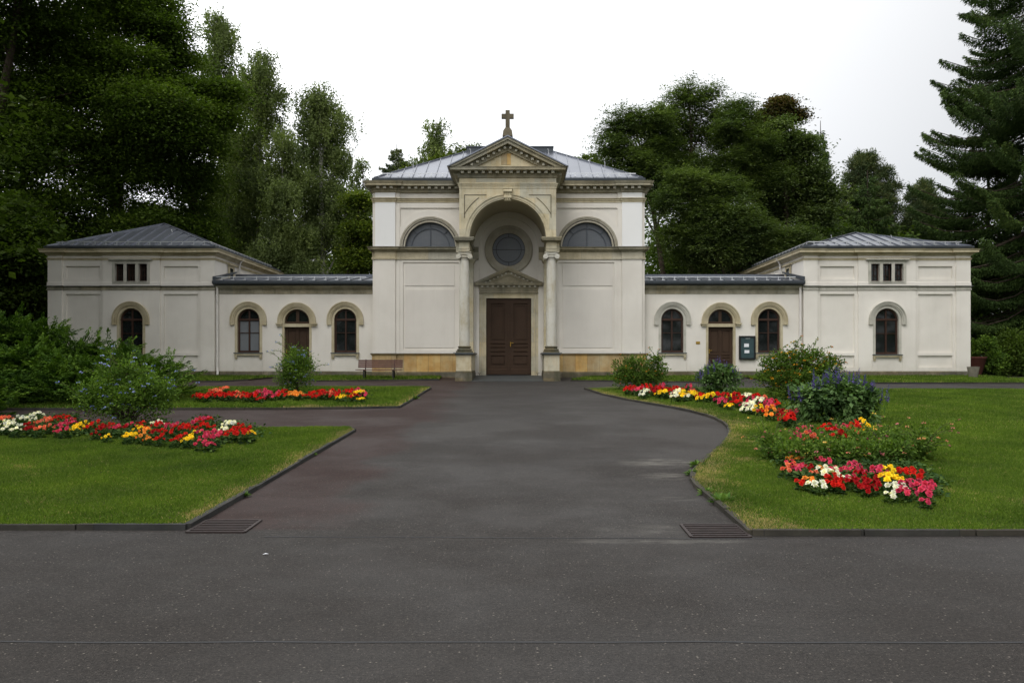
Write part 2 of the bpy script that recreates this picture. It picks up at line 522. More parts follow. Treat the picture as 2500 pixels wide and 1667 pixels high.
c = mixc(nt, 1.0, c, mott, 'MULTIPLY')
for sc_, lo_, hi_ in ((24, 0.84, 1.16), (55, 0.66, 1.34), (120, 0.66, 1.36)):
    gr = ramp(nt, [(0.36, (lo_,)*3), (0.64, (hi_,)*3)], noise(nt, p, sc_, 2, 0.6)).outputs[0]
    c = mixc(nt, 1.0, c, gr, 'MULTIPLY')
for sc_, thr, rad_, col_ in ((30, 0.84, 0.24, (0.24, 0.215, 0.18)), (62, 0.80, 0.30, (0.15, 0.13, 0.11)), (13, 0.955, 0.10, (0.27, 0.245, 0.21))):
    vo = N(nt, 'ShaderNodeTexVoronoi'); vo.inputs['Scale'].default_value = sc_; nt.links.new(p, vo.inputs['Vector'])
    sp = ramp(nt, [(0.0, (1, 1, 1)), (rad_, (0, 0, 0))], vo.outputs['Distance']).outputs[0]
    vc = N(nt, 'ShaderNodeSeparateColor'); nt.links.new(vo.outputs['Color'], vc.inputs[0])
    sel = ramp(nt, [(thr, (0, 0, 0)), (thr + 0.01, (1, 1, 1))], vc.outputs[0]).outputs[0]
    c = mixc(nt, mth('MULTIPLY', sp, sel), c, col_)
# grit washed off the lawn at the narrow point and beside the drain
gn = ramp(nt, [(0.42, (0, 0, 0)), (0.66, (1, 1, 1))], noise(nt, geo_pos(nt, (1.0, 3.0, 1.0)), 2.6, 6, 0.7)).outputs[0]
for gx, gy, wx_, wy_, am in ((2.05, 12.15, 0.75, 0.55, 0.75), (1.9, 11.0, 0.4, 0.35, 0.7), (1.75, 9.5, 0.35, 0.15, 0.4), (1.25, 7.52, 1.0, 0.12, 0.6), (1.15, 8.0, .55, .3, .35)):
    dx_ = mth('DIVIDE', mth('SUBTRACT', sx.outputs['X'], gx), wx_); dy_ = mth('DIVIDE', mth('SUBTRACT', sx.outputs['Y'], gy), wy_)
    dd_ = mth('ADD', mth('MULTIPLY', dx_, dx_), mth('MULTIPLY', dy_, dy_))
    mk = mth('MULTIPLY', mth('MULTIPLY', mrange(dd_, 1.0, 0.0), gn), am)
    c = mixc(nt, mk, c, (0.13, 0.122, 0.105))
nt.links.new(c, b.inputs['Base Color'])
rr = ramp(nt, [(0.4, (0.68,)*3), (0.6, (0.9,)*3)], noise(nt, p, 0.5, 4)).outputs[0]
nt.links.new(rr, b.inputs['Roughness'])
b.inputs['Specular IOR Level'].default_value = 0.28
bump(nt, b, noise(nt, p, 80, 3, 0.7), 0.006, 0.8)
M['asphalt'] = m
def soilmat(name, a, bb, c_, sc=0.7):
    m, nt, b = newmat(name)
    p = geo_pos(nt)
    c = ramp(nt, [(0.34, a), (0.5, bb), (0.68, c_)], noise(nt, p, sc, 8, 0.7)).outputs[0]
    c = mixc(nt, 1.0, c, ramp(nt, [(0.35, (0.7, 0.7, 0.7)), (0.65, (1.3, 1.3, 1.3))], noise(nt, p, 30, 3, 0.7)).outputs[0], 'MULTIPLY')
    nt.links.new(c, b.inputs['Base Color']); b.inputs['Roughness'].default_value = 0.95
    b.inputs['Specular IOR Level'].default_value = 0.1
    bump(nt, b, noise(nt, p, 25, 5, 0.7), 0.03, 0.8)
    return m
M['lawn'] = soilmat('lawn_surface', (0.035, 0.055, 0.012), (0.05, 0.07, 0.016), (0.10, 0.09, 0.035))
M['soil'] = soilmat('dark_soil', (0.018, 0.02, 0.009), (0.03, 0.028, 0.014), (0.03, 0.045, 0.012), 0.3)
M['bedsoil'] = soilmat('bed_soil', (0.02, 0.015, 0.009), (0.03, 0.02, 0.012), (0.035, 0.03, 0.015), 3)
M['archivolt'] = mat_stone('painted_archivolt_stone', (0.30, 0.27, 0.20), (0.38, 0.35, 0.28), (0.46, 0.43, 0.36), None, stain_amt=0.35)
M['slab'] = mat_plain('dark_slate_paving', (0.055, 0.06, 0.06), 0.6, 0, 0.2, 4)
# ---------------------------------------------------------------- ground, roads, lawns, kerbs
def sheet(name, x0, x1, ys, mat, dz, label=None, nx=1):
    mb = MB()
    xs = [x0 + (x1 - x0) * i / nx for i in range(nx + 1)]
    vs = [(x, y, gz(y) + dz) for y in ys for x in xs]
    n = nx + 1
    fs = [(j*n+i, j*n+i+1, (j+1)*n+i+1, (j+1)*n+i) for j in range(len(ys)-1) for i in range(nx)]
    mb.add(vs, fs)
    return tag(mb.build(name, mat, smooth=False), kind='structure')
sheet('ground', -400, 400, [-300, Y0, YTOP, 700], M['soil'], -0.012)
sheet('road', -70, 70, [-14, 0, Y0], M['asphalt'], 0.0)
sheet('driveway', -34, 40, [Y0, 20, 35.95], M['asphalt'], 0.0)

def lawn(pts, kerbs, name='lawn', h=0.04, m='lawn'):
    tri = tessellate_polygon([[Vector((x, y, 0)) for x, y in pts]])
    mb = MB()
    fs = []
    for a, b_, c_ in tri:
        A, B_, C_ = pts[a], pts[b_], pts[c_]
        if (B_[0]-A[0])*(C_[1]-A[1]) - (B_[1]-A[1])*(C_[0]-A[0]) < 0: a, c_ = c_, a
        fs.append((a, b_, c_))
    mb.add([(x, y, gz(y) + h) for x, y in pts], fs)
    o = tag(mb.build(name, M[m], smooth=False), kind='structure')
    return o
def gp(u, v): return G(u, v)[:2]
LNEAR = [gp(457, 1292), gp(865, 1053), gp(850, 1047), (-6.0, 16.25), (-22, 16.2), (-22, 8.03)]
LFAR = [(-26, 20.25), gp(700, 1000), gp(860, 998), gp(975, 995.5), gp(1051, 949), gp(1036, 945), gp(860, 944), (-26, 28.35)]
LSTRIP1 = [(-26, 32.6), (-11.6, 32.5), (-10.9, 33.6), (-10.3, 35.95), (-26, 35.95)]
LSTRIP2 = [(-8.7, 35.95), (-8.5, 32.6), gp(1072, 928), gp(1079, 921.5), (-3.2, 35.6), (-3.4, 35.95)]
RSTRIP1 = [gp(1393, 930), (7.9, 31.6), (8.0, 35.9), (3.0, 35.6), (2.2, 33.6)]
RSTRIP2 = [(9.5, 35.95), (9.6, 31.4), (36, 31.0), (36, 33.3), (19.9, 33.9), (19.9, 35.95)]
edge = [(1428,950),(1461,966),(1520,976),(1587,986),(1657,999),(1695,1006.5),(1727,1015),(1752,1024),(1772,1034),(1786,1046),(1786,1060),(1775,1078.5),
        (1757,1096),(1737,1111),(1699,1144),(1687,1160),(1684,1172),(1692,1188),(1727,1214),(1774,1247),(1835,1306)]
REDGE = [gp(*p) for p in edge]
# soften the outline measured from the photograph
for _ in range(2):
    REDGE = [REDGE[0]] + [((a[0]+2*b_[0]+c_[0])/4, (a[1]+2*b_[1]+c_[1])/4) for a, b_, c_ in zip(REDGE[:-2], REDGE[1:-1], REDGE[2:])] + [REDGE[-1]]
RLAWN = REDGE + [(32, 7.7), (32, 26.3), gp(2130, 952), gp(1807, 948), gp(1500, 946)]
for P in (LNEAR, LFAR, LSTRIP1, LSTRIP2, RSTRIP1, RSTRIP2, RLAWN): lawn(P, None)
# loose earth under the trees to the left and right of the forecourt
lawn([(-40, 36.0), (-34, 28.3), (-26, 28.3), (-20.6, 35.9), (-20.6, 40), (-40, 40)], None, 'soil', 0.03, 'soil')

def kerb(paths, name='kerb'):
    mb = MB()
    for pts in paths:
        # stones about 1 m long with fine joints
        dense = []
        for a, b_ in zip(pts[:-1], pts[1:]):
            L = math.dist(a, b_); k = max(1, int(L / 1.0))
            for i in range(k): dense.append((a[0]+(b_[0]-a[0])*i/k, a[1]+(b_[1]-a[1])*i/k))
        dense.append(pts[-1])
        for a, b_ in zip(dense[:-1], dense[1:]):
            L = math.dist(a, b_)
            if L < 0.02: continue
            t = min(0.008 / L, 0.2)
            jit = 0.006 * math.sin(a[0] * 37 + a[1] * 11)
            p = (a[0]+(b_[0]-a[0])*t, a[1]+(b_[1]-a[1])*t); q = (b_[0]-(b_[0]-a[0])*t, b_[1]-(b_[1]-a[1])*t)
            mb.beam((p[0], p[1], gz(p[1]) + jit), (q[0], q[1], gz(q[1]) + jit), 0.07, 0.10)
    return tag(mb.build(name, M['kerb'], smooth=False), kind='structure')
kerb([[(-22, 8.03), gp(457, 1292), gp(865, 1053), gp(850, 1047)], [(-5.8, 16.25), (-22, 16.2)]])
kerb([[(-26, 20.25), gp(700, 1000), gp(860, 998), gp(975, 995.5), gp(1051, 949)]])
kerb([REDGE + [(32, 7.7)], [(-26, 32.6), (-11.6, 32.5), (-10.9, 33.6)], [(-8.5, 32.6), gp(1072, 928)], [gp(1393, 930), (7.9, 31.6)], [(9.6, 31.4), (36, 31.0)]])

# tar joints across the road
def strip(name, pts, w, mat, dz):
    mb = MB(); vs = []; fs = []
    for i, (x, y) in enumerate(pts):
        vs += [(x, y - w/2, gz(y - w/2) + dz), (x, y + w/2, gz(y + w/2) + dz)]
    for i in range(len(pts) - 1): fs.append((2*i, 2*i+2, 2*i+3, 2*i+1))
    mb.add(vs, fs)
    return tag(mb.build(name, mat, smooth=False), kind='structure')
M['tar'] = mat_plain('tar_joint', (0.021, 0.0215, 0.023), 0.75, 0, 0.25, 8)
rng = random.Random(4)
strip('road_seam', [(-2.35 + i*0.2, 7.72 + 0.012*rng.uniform(-1, 1) - 0.004*i) for i in range(24)], 0.022, M['tar'], 0.003)
strip('road_seam', [(-14 + i*0.5, 4.83 + 0.012*rng.uniform(-1, 1) - 0.0008*i) for i in range(57)], 0.022, M['tar'], 0.003)
strip('road_seam', [(-9 + i*0.5, gp(1200, 950)[1] + 0.01*rng.uniform(-1, 1)) for i in range(18, 24)], 0.022, M['tar'], 0.003)
# pale washed-out grit where water runs off the lawn
M['grit'] = mat_stone('pale_grit', (0.10, 0.095, 0.085), (0.16, 0.15, 0.13), (0.22, 0.2, 0.17), None, stain=(0.07, 0.065, 0.06), stain_amt=0.8)

def drain(u0, v0, label, skew):
    cx, cy, cz = G(u0, v0)
    root = tag(empty('drain_grate', (cx, cy, gz(cy))), label, 'drain grate', 'drain grates in the road')
    mb = MB(cx, cy, gz(cy)); w, d = 0.54, 0.50; z = gz(cy)
    def P(a, b_, h): return (cx + a*w/2 + skew*b_*d/2, cy + b_*d/2, gz(cy + b_*d/2) + h)
    for a, b_ in (((-1,-1),(1,-1)), ((1,-1),(1,1)), ((1,1),(-1,1)), ((-1,1),(-1,-1))):
        mb.beam(P(*a, 0.008), P(*b_, 0.008), 0.03, 0.016)
    mb.build('frame', M['iron'], root)
    mb = MB(cx, cy, z)
    for i in range(6):
        t = -0.72 + i * 0.29
        mb.beam(P(-0.93, t, 0.010), P(0.93, t, 0.010), 0.033, 0.014)
    mb.build('bars', M['iron'], root)
    mb = MB(cx, cy, z)
    mb.add([P(-1,-1,0.003), P(1,-1,0.003), P(1,1,0.003), P(-1,1,0.003)], [(0,1,2,3)])  # flat black sheet stands in for the shade below the bars
    mb.build('dark_gap_sheet', M['black'], root)
drain(549, 1285.5, 'rusty drain grate in the road at the corner of the left lawn', 0.0)
drain(1745, 1297, 'rusty drain grate in the road at the corner of the right lawn', 0.0)

# ---------------------------------------------------------------- the chapel building
XC = -0.49
ROOT = (XC, 35.6, 1.0)
bld = tag(empty('chapel_building', ROOT), 'white plastered cemetery chapel with sandstone portico, low wings and two end pavilions', 'chapel')
def B(): return MB(*ROOT)
def Zm(v): return 1.6 + (885 - v) / 57.5
def mir(path, s):
    """path given for the right half, left to right order restored for either side"""
    p = [(XC + s*x, y) for x, y in path]
    return p if s > 0 else p[::-1]

# walls of the middle block
mb = B()
mb.box(XC-5.66, XC+5.66, 36.05, 46.5, 0.7, 9.2)
mb.build('wall', M['plaster'], bld)
lun = [arch_poly(XC + s*3.34, 6.50, 1.075, 6.50) for s in (-1, 1)]
niche = arch_poly(XC, 6.494, 1.26, 0.8)
mb = B(); mb.plate(rect(XC-5.70, XC+5.70, 0.7, 9.1), lun + [niche], 35.75, 36.04)
for s in (-1, 1):
    # raised field frame: lower and upper storey
    a, c_ = sorted((XC+s*1.3, XC+s*4.63))
    fr = rect(XC+s*2.12, XC+s*4.49, 2.14, 5.86)
    x0, x1 = sorted((XC+s*1.95, XC+s*4.63))
    mb.plate(rect(x0, x1, 1.9, 5.98), [fr], 35.70, 35.75)
    o = [(x0, 6.47)]
    cx = XC + s*3.34
    for i in range(25):
        a = PI - PI*i/24
        o.append((cx + 1.075*math.cos(a), 6.50 + 1.075*math.sin(a)))
    o += [(x1, 6.47), (x1, 8.42), (x0, 8.42)]
    sp = []
    R_ = 1.53; xo = 1.27; a0 = math.acos(xo / R_)
    ang = [a0 + (PI - 2*a0) * i / 20 for i in range(21)]
    arc = [(cx + R_*math.cos(t), 6.53 + R_*math.sin(t)) for t in ang]
    sp = arc + [(cx - xo, 8.17), (cx + xo, 8.17)]
    mb.plate(o, [sp], 35.70, 35.75)
    x0, x1 = sorted((XC+s*4.63, XC+s*4.81)); mb.box(x0, x1, 35.675, 35.75, 1.9, 9.0)
    x0, x1 = sorted((XC+s*5.66, XC+s*5.78)); mb.box(x0, x1, 35.70, 38.5, 0.7, 9.0)
mb.build('wall_front', M['plaster'], bld)
for s in (-1, 1):
    mb = B(); cx = XC + s*3.355
    mb.box(cx-1.05, cx+1.05, 35.728, 35.75, 4.69+0.0, 4.69) if False else None
    mb.plate(rect(cx-1.055, cx+1.055, 4.87, 5.80), [], 35.727, 35.751, back=False)
    mb.plate(rect(cx-1.055, cx+1.055, 2.23, 4.70), [], 35.727, 35.751, back=False)
    mb.build('wall_panel', M['plaster_panel'], bld)
    mb = B(); x0, x1 = sorted((XC+s*4.81, XC+s*5.66)); mb.box(x0, x1, 35.60, 35.75, 1.9, 6.0)
    mb.build('pilaster', M['plaster'], bld)
    mb = B(); mb.box(x0, x1, 35.60, 35.75, 6.4, 9.0)
    mb.build('pilaster', M['plaster_new'] , bld)
# niche back wall with oculus and door openings
mb = B()
mb.plate(rect(XC-1.35, XC+1.35, 0.7, 7.85), [circ(XC, 6.42, 0.71), rect(XC-0.965, XC+0.965, 0.75, 4.344)], 35.90, 36.03)
mb.build('niche_wall', M['plaster'], bld)
# mouldings of the middle block
front_half = [(1.275, 35.700), (4.63, 35.700), (4.63, 35.675), (4.81, 35.675), (4.81, 35.60), (5.66, 35.60), (5.66, 35.70), (5.78, 35.70), (5.78, 46.5)]
upper_half = [(1.80, 35.700)] + front_half[1:]
for s in (-1, 1):
    mb = B(); path = mir(front_half, s)
    mb.sweep(path, [(.02, 6.28), (.05, 6.30), (.09, 6.34), (.10, 6.37), (.17, 6.385), (.17, 6.44), (.20, 6.46), (.205, 6.485), (0, 6.50)])
    mb.build('string_course', M['cornice'], bld)
    mb = B(); mb.sweep(path, [(0, 5.97), (.045, 5.98), (.045, 6.05), (.02, 6.06), (.02, 6.29), (0, 6.30)]); mb.build('string_band', M['band'], bld)
    mb = B(); path = mir(upper_half, s)
    mb.sweep(path, [(0, 6.505), (.215, 6.49), (.215, 6.497), (0, 6.512)], caps=False)
    mb.build('string_flashing', M['lead'], bld)
    mb = B()
    mb.sweep(path, [(0, 8.39), (.02, 8.395), (.02, 8.46), (.045, 8.47), (.045, 8.53), (.085, 8.55), (.085, 8.575), (0, 8.585)])
    mb.build('architrave', M['surround'], bld)
    mb = B()
    mb.sweep(path, [(0, 8.80), (.04, 8.83), (.04, 8.90), (.06, 8.93), (.06, 9.055), (.31, 9.06), (.30, 9.14), (.315, 9.15), (.335, 9.20), (.36, 9.25), (0, 9.26)])
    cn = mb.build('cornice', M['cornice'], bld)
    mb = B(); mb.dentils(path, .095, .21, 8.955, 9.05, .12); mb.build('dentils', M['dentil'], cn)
    mb = B()
    plinth = [(2.0, 35.700)] + front_half[1:]
    path = mir(plinth, s)
    mb.sweep(path, [(.03, 1.19), (.03, 1.90), (.06, 1.92), (.09, 1.95), (.09, 1.975), (0, 1.985)], caps=False)
    mb.build('plinth', M['ashlar'], bld)
    mb = B(); mb.sweep(path, [(0, 1.975), (.105, 1.972), (.105, 1.99), (0, 2.0)], caps=False); mb.build('plinth_flashing', M['lead'], bld)
    mb = B(); mb.sweep(path, [(.10, 0.7), (.10, 1.17), (.03, 1.21)], caps=False)
    mb.build('base_course', M['base'], bld)
    # archivolt round the lunette window, keystone gap kept plain
    mb = B(); cx = XC + s*3.34
    mb.ring(cx, 6.50, 1.066, 1.135, 35.69, 35.90); mb.ring(cx, 6.50, 1.13, 1.17, 35.70, 35.80); mb.ring(cx, 6.50, 1.17, 1.24, 35.665, 35.715); mb.ring(cx, 6.50, 1.24, 1.30, 35.64, 35.715)
    mb.build('archivolt', M['archivolt'], bld)
    # lunette window
    mb = B()
    mb.ring(cx, 6.50, 1.03, 1.08, 35.84, 35.90); mb.ring(cx, 6.50, 0.80, 0.835, 35.855, 35.89)
    mb.box(cx-.016, cx+.016, 35.85, 35.89, 6.5, 7.54); mb.box(cx-1.07, cx+1.07, 35.80, 35.88, 6.5, 6.54)
    for a in (PI*0.25, PI*0.75):
        mb.beam((cx+.82*math.cos(a), 35.87, 6.5+.82*math.sin(a)), (cx+1.05*math.cos(a), 35.87, 6.5+1.05*math.sin(a)), .03, .03)
    w = mb.build('lunette_window', M['slatewood'], bld)
    mb = B(); mb.plate(arch_poly(cx, 6.50, 1.075, 6.50), [], 35.895, 35.92)
    mb.build('pane', M['screen'], w)
# oculus
mb = B()
for r0, r1, y in ((.70, .76, 35.86), (.76, .86, 35.83), (.86, .90, 35.85), (.90, 1.0, 35.80), (1.0, 1.035, 35.84)):
    mb.ring(XC, 6.42, r0, r1, y, 35.905, seg=48, a0=0, a1=2*PI)
mb.build('oculus_surround', M['archivolt'], bld)
mb = B()
mb.ring(XC, 6.42, .68, .715, 35.92, 35.96, seg=48, a0=0, a1=2*PI); mb.ring(XC, 6.42, .52, .545, 35.93, 35.955, seg=48, a0=0, a1=2*PI)
mb.box(XC-.70, XC+.70, 35.932, 35.95, 6.408, 6.432)
mb.box(XC-.012, XC+.012, 35.935, 35.95, 6.96, 7.11); mb.box(XC-.012, XC+.012, 35.935, 35.95, 5.73, 5.88)
w = mb.build('oculus_window', M['black'], bld)
mb = B(); mb.plate(circ(XC, 6.42, .72), [], 35.96, 35.98); mb.build('pane', M['screen'], w)
# main door
mb = B()
for i, s in enumerate((-1, 1)):
    x0, x1 = sorted((XC + s*0.965, XC + s*0.006))
    W = x1 - x0
    holes = [rect(x0+.20, x1-.16, 2.56, 4.13), rect(x0+.20, x1-.16, 1.50, 1.90)]
    mb.plate(rect(x0, x1, 1.075, 4.344), holes, 35.92, 35.99)
    mb.plate(rect(x0+.24, x1-.20, 2.60, 4.09), [rect(x0+.29, x1-.25, 2.66, 4.03)], 35.94, 35.98)
    mb.plate(rect(x0+.24, x1-.20, 1.54, 1.86), [], 35.935, 35.98, back=False)
    mb.box(x0+.15, x1-.15, 35.97, 35.995, 1.45, 4.2)
    for z in (2.42, 2.26, 2.08):
        mb.add([(x0+.19, 35.922, z-.03), (x1-.15, 35.922, z-.03), (x1-.15, 35.885, z), (x0+.19, 35.885, z), (x1-.15, 35.922, z+.012), (x0+.19, 35.922, z+.012)],
               [(0,1,2,3), (3,2,4,5), (0,3,5), (1,4,2)])
    mb.add([(x0+.08, 35.922, 1.33), (x1-.06, 35.922, 1.33), (x1-.06, 35.89, 1.30), (x0+.08, 35.89, 1.30), (x1-.06, 35.89, 1.10), (x0+.08, 35.89, 1.10), (x1-.06, 35.922, 1.10), (x0+.08, 35.922, 1.10)],
           [(0,3,2,1), (3,5,4,2), (0,7,5,3), (1,2,4,6)])
mb.box(XC-.035, XC+.035, 35.89, 35.94, 1.08, 4.33)
door = mb.build('main_door', M['door'], bld)
mb = B(); mb.box(XC+.06, XC+.09, 35.895, 35.925, 2.28, 2.48); mb.beam((XC+.075, 35.90, 2.44), (XC+.075, 35.85, 2.44), .02, .02); mb.beam((XC+.065, 35.85, 2.44), (XC+.20, 35.85, 2.44), .02, .022)
mb.build('handle', M['brass'], door)
mb = B()
mb.plate([(XC-1.144, .9), (XC-.965, .9), (XC-.965, 4.344), (XC+.965, 4.344), (XC+.965, .9), (XC+1.144, .9), (XC+1.144, 4.54), (XC-1.144, 4.54)], [], 35.84, 35.90)
mb.plate([(XC-1.144, .9), (XC-1.085, .9), (XC-1.085, 4.48), (XC+1.085, 4.48), (XC+1.085, .9), (XC+1.144, .9), (XC+1.144, 4.54), (XC-1.144, 4.54)], [], 35.81, 35.84)
mb.plate([(XC-1.03, .9), (XC-.965, .9), (XC-.965, 4.344), (XC+.965, 4.344), (XC+.965, .9), (XC+1.03, .9), (XC+1.03, 4.41), (XC-1.03, 4.41)], [], 35.825, 35.84)
mb.box(XC-1.26, XC-1.16, 35.82, 35.90, .9, 4.54); mb.box(XC+1.16, XC+1.26, 35.82, 35.90, .9, 4.54)
mb.build('door_surround', M['stone'], bld)
# door pediment
mb = B()
dp = [(XC-1.235, 35.9), (XC-1.235, 35.78), (XC+1.235, 35.78), (XC+1.235, 35.9)]
mb.sweep(dp, [(0, 4.54), (.03, 4.56), (.03, 4.60), (-.01, 4.62), (.03, 4.70), (.04, 4.76), (.05, 4.79), (.05, 4.87), (.19, 4.88), (.20, 4.93), (.21, 4.985), (0, 4.99)])
mb.box(XC-1.235, XC+1.235, 35.78, 35.9, 4.54, 4.98)
mb.chevron(XC, 1.47, 4.99, 5.66, .10, 35.565, 35.9)
mb.chevron(XC, 1.47-.10/.456, 4.992, 5.56, .06, 35.60, 35.9)
mb.chevron(XC, 1.47-.16/.456, 4.994, 5.50, .17, 35.72, 35.9)
mb.plate([(XC-.9, 4.995), (XC+.9, 4.995), (XC, 5.40)], [], 35.76, 35.9)
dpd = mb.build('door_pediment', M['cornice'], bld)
mb = B(); mb.dentils(dp, .05, .13, 4.80, 4.87, .09, .21)
for s in (-1, 1):
    for i in range(6):
        x = 0.12 + i*0.17
        z = 5.66 - x*.456 - .215
        mb.box(XC+s*x-.035, XC+s*x+.035, 35.66, 35.73, z-.03, z+.025)
mb.build('dentils', M['dentil'], dpd)

# portico: pedestals, columns, lintels, arch block, pediment
for s in (-1, 1):
    X0 = XC + s*1.735
    mb = B()
    mb.box(X0-.30, X0+.30, 33.00, 35.70, .6, 1.90)
    mb.box(X0-.34, X0+.34, 32.96, 35.70, .76, 1.30) if False else None
    mb.build('pedestal', M['stone'], bld)
    mb = B(); mb.box(X0-.335, X0+.335, 32.965, 35.69, .7, 1.20); mb.box(X0-.315, X0+.315, 32.985, 35.69, 1.20, 1.27)
    mb.build('pedestal_base', M['base'], bld)
    mb = B(); mb.box(X0-.34, X0+.34, 32.96, 35.68, 1.90, 1.945); mb.box(X0-.40, X0+.40, 32.90, 35.68, 1.945, 1.99)
    mb.build('pedestal_cap', M['lead'], bld)
    cx, cy = XC + s*1.72, 33.28
    mb = B()
    prof = [(.31, 1.99), (.31, 2.06)]
    mb.box(cx-.315, cx+.315, cy-.30, cy+.30, 1.99, 2.06)
    mb.lathe(cx, cy, [(.27, 2.06), (.30, 2.085), (.30, 2.11), (.27, 2.14), (.235, 2.155), (.235, 2.185), (.25, 2.195), (.265, 2.215), (.25, 2.24), (.22, 2.25)], 28)
    cb_ = mb.build('column_base', M['base'], bld)
    mb = B()
    prof = []
    for i in range(13):
        t = i / 12; prof.append((.205 - .025 * t**1.8, 2.25 + 3.42*t))
    prof = [(.215, 2.245)] + prof + [(.20, 5.675), (.20, 5.70), (.185, 5.705)]
    mb.lathe(cx, cy, prof, 32)
    mb.build('column', M['column'], bld)
    mb = B()   # ionic capital: echinus, volutes with spiral rings, abacus
    mb.lathe(cx, cy, [(.185, 5.70), (.235, 5.75), (.24, 5.79), (.2, 5.82)], 24)
    for q in (-1, 1):
        vx = cx + q*.225
        for yy in (cy-.235, cy+.12):
            for r, d in ((.098, 0), (.080, .018), (.055, -.006), (.042, .02), (.02, -.012)):
                n = 18; vs = []
                for k in range(n):
                    a = 2*PI*k/n; vs.append((vx + r*math.cos(a), yy + d - .005, 5.785 + r*math.sin(a)))
                for k in range(n):
                    a = 2*PI*k/n; vs.append((vx + r*math.cos(a), yy + .11, 5.785 + r*math.sin(a)))
                mb.add(vs, [tuple(range(n))] + [tuple(range(n, 2*n))[::-1]] + [(k, k+n, (k+1)%n+n, (k+1)%n) for k in range(n)])
        mb.tube([(vx, cy-.22, 5.785), (vx, cy, 5.785), (vx, cy+.2, 5.785)], [.085, .05, .085], 12)
    for yy in (cy-.23, cy+.20):
        mb.add([(cx-.22, yy-.01, 5.88), (cx-.1, yy-.01, 5.855), (cx, yy-.01, 5.845), (cx+.1, yy-.01, 5.855), (cx+.22, yy-.01, 5.88), (cx+.22, yy-.01, 5.93), (cx-.22, yy-.01, 5.93),
                (cx-.22, yy+.04, 5.88), (cx-.1, yy+.04, 5.855), (cx, yy+.04, 5.845), (cx+.1, yy+.04, 5.855), (cx+.22, yy+.04, 5.88), (cx+.22, yy+.04, 5.93), (cx-.22, yy+.04, 5.93)],
               [(0,1,2,3,4,5,6), (13,12,11,10,9,8,7)] + [(k, k+7, (k+1)%7+7, (k+1)%7) for k in range(7)])
    mb.box(cx-.21, cx+.21, cy-.20, cy+.20, 5.82, 5.93)
    mb.box(cx-.27, cx+.27, cy-.25, cy+.25, 5.925, 5.955)
    mb.build('capital', M['column'], bld)
    # entablature block over the column, lintel back to the wall
    lx0, lx1 = sorted((XC+s*1.507, XC+s*2.04))
    mb = B()
    bx0, bx1 = cx-.205, cx+.205
    mb.box(bx0-.005, bx1+.005, 33.00, 33.5, 5.956, 6.01); mb.box(bx0-.015, bx1+.015, 32.99, 33.5, 6.01, 6.07); mb.box(bx0-.03, bx1+.03, 32.975, 33.5, 6.07, 6.095)
    mb.box(bx0, bx1, 33.005, 33.5, 6.095, 6.33)
    mb.box(lx0, lx1, 33.15, 35.74, 5.96, 6.33)
    mb.build('lintel', M['stone'], bld)
    mb = B()
    for o, z0, z1 in ((.04, 6.33, 6.36), (.10, 6.36, 6.385), (.16, 6.385, 6.43), (.185, 6.43, 6.475), (.20, 6.475, 6.515)):
        mb.box(cx-.205-o, cx+.205+o, 33.0-o, 33.32+o, z0, z1)
    mb.box(lx0-.02, lx1+.05, 33.3, 35.74, 6.33, 6.505)
    mb.build('impost', M['cornice'], bld)
    # respond pilaster on the wall behind
    mb = B(); rx0, rx1 = sorted((XC+s*1.49, XC+s*1.98))
    mb.box(rx0, rx1, 35.45, 35.74, 1.99, 5.66)
    for o, z0, z1 in ((.03, 1.995, 2.07), (.015, 2.07, 2.13)): mb.box(rx0-o, rx1+o, 35.45-o, 35.74, z0, z1)
    mb.box(rx0-.02, rx1+.02, 35.43, 35.74, 5.66, 5.69)
    mb.box(rx0, rx1, 35.45, 35.74, 5.69, 5.80)
    for o, z0, z1 in ((.03, 5.80, 5.84), (.06, 5.84, 5.89), (.09, 5.89, 5.955)): mb.box(rx0-o, rx1+o, 35.45-o, 35.74, z0, z1)
    mb.build('respond_pilaster', M['stone'], bld)

HW = 1.903
def arched_block(mb, y0, y1, z1):
    o = [(XC-HW, 6.51), (XC-1.505, 6.51)]
    for i in range(41):
        a = PI - PI*i/40
        o.append((XC + 1.505*math.cos(a), 6.51 + 1.505*math.sin(a)))
    o += [(XC+1.505, 6.51), (XC+HW, 6.51), (XC+HW, z1), (XC-HW, z1)]
    o2 = []
    for p in o:
        if not o2 or math.dist(p, o2[-1]) > 1e-4: o2.append(p)
    # spandrel grooves
    holes = []
    return o2
mb = B()
o = arched_block(mb, 0, 0, 9.0)
mb.plate(o, [], 33.0, 33.38)
mb.build('arch_wall', M['stone'], bld)
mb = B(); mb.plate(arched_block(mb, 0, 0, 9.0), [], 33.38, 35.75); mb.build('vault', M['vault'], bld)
for s in (-1, 1):
    mb = B()     # the incised spandrel triangle
    def q(u): return XC + s*(1238.5-u)/62.12
    zf = lambda v: 1.6 + (885-v)/62.12
    a0, a1 = math.radians(180-54), math.radians(180-20)
    arc = [(XC - s*1.93*math.cos(PI-t) , 6.51 + 1.93*math.sin(PI-t)) for t in [a0 + (a1-a0)*i/12 for i in range(13)]]
    pts = [(XC - s*1.70, 8.18), (XC - s*0.83, 8.18)]
    L = [(XC - s*1.70, 8.18), (XC - s*1.70, 7.28)]
    for p, r_ in ((pts, .018), (L, .018), (arc, .018)):
        for a, c_ in zip(p[:-1], p[1:]):
            if abs(a[0]-XC) > 1.72 or abs(c_[0]-XC) > 1.72: continue
            mb.beam((a[0], 32.997, a[1]), (c_[0], 32.997, c_[1]), .028, .02, up=(0, 1, 0))
    mb.build('spandrel_fillet', M['base'], bld)
mb = B()
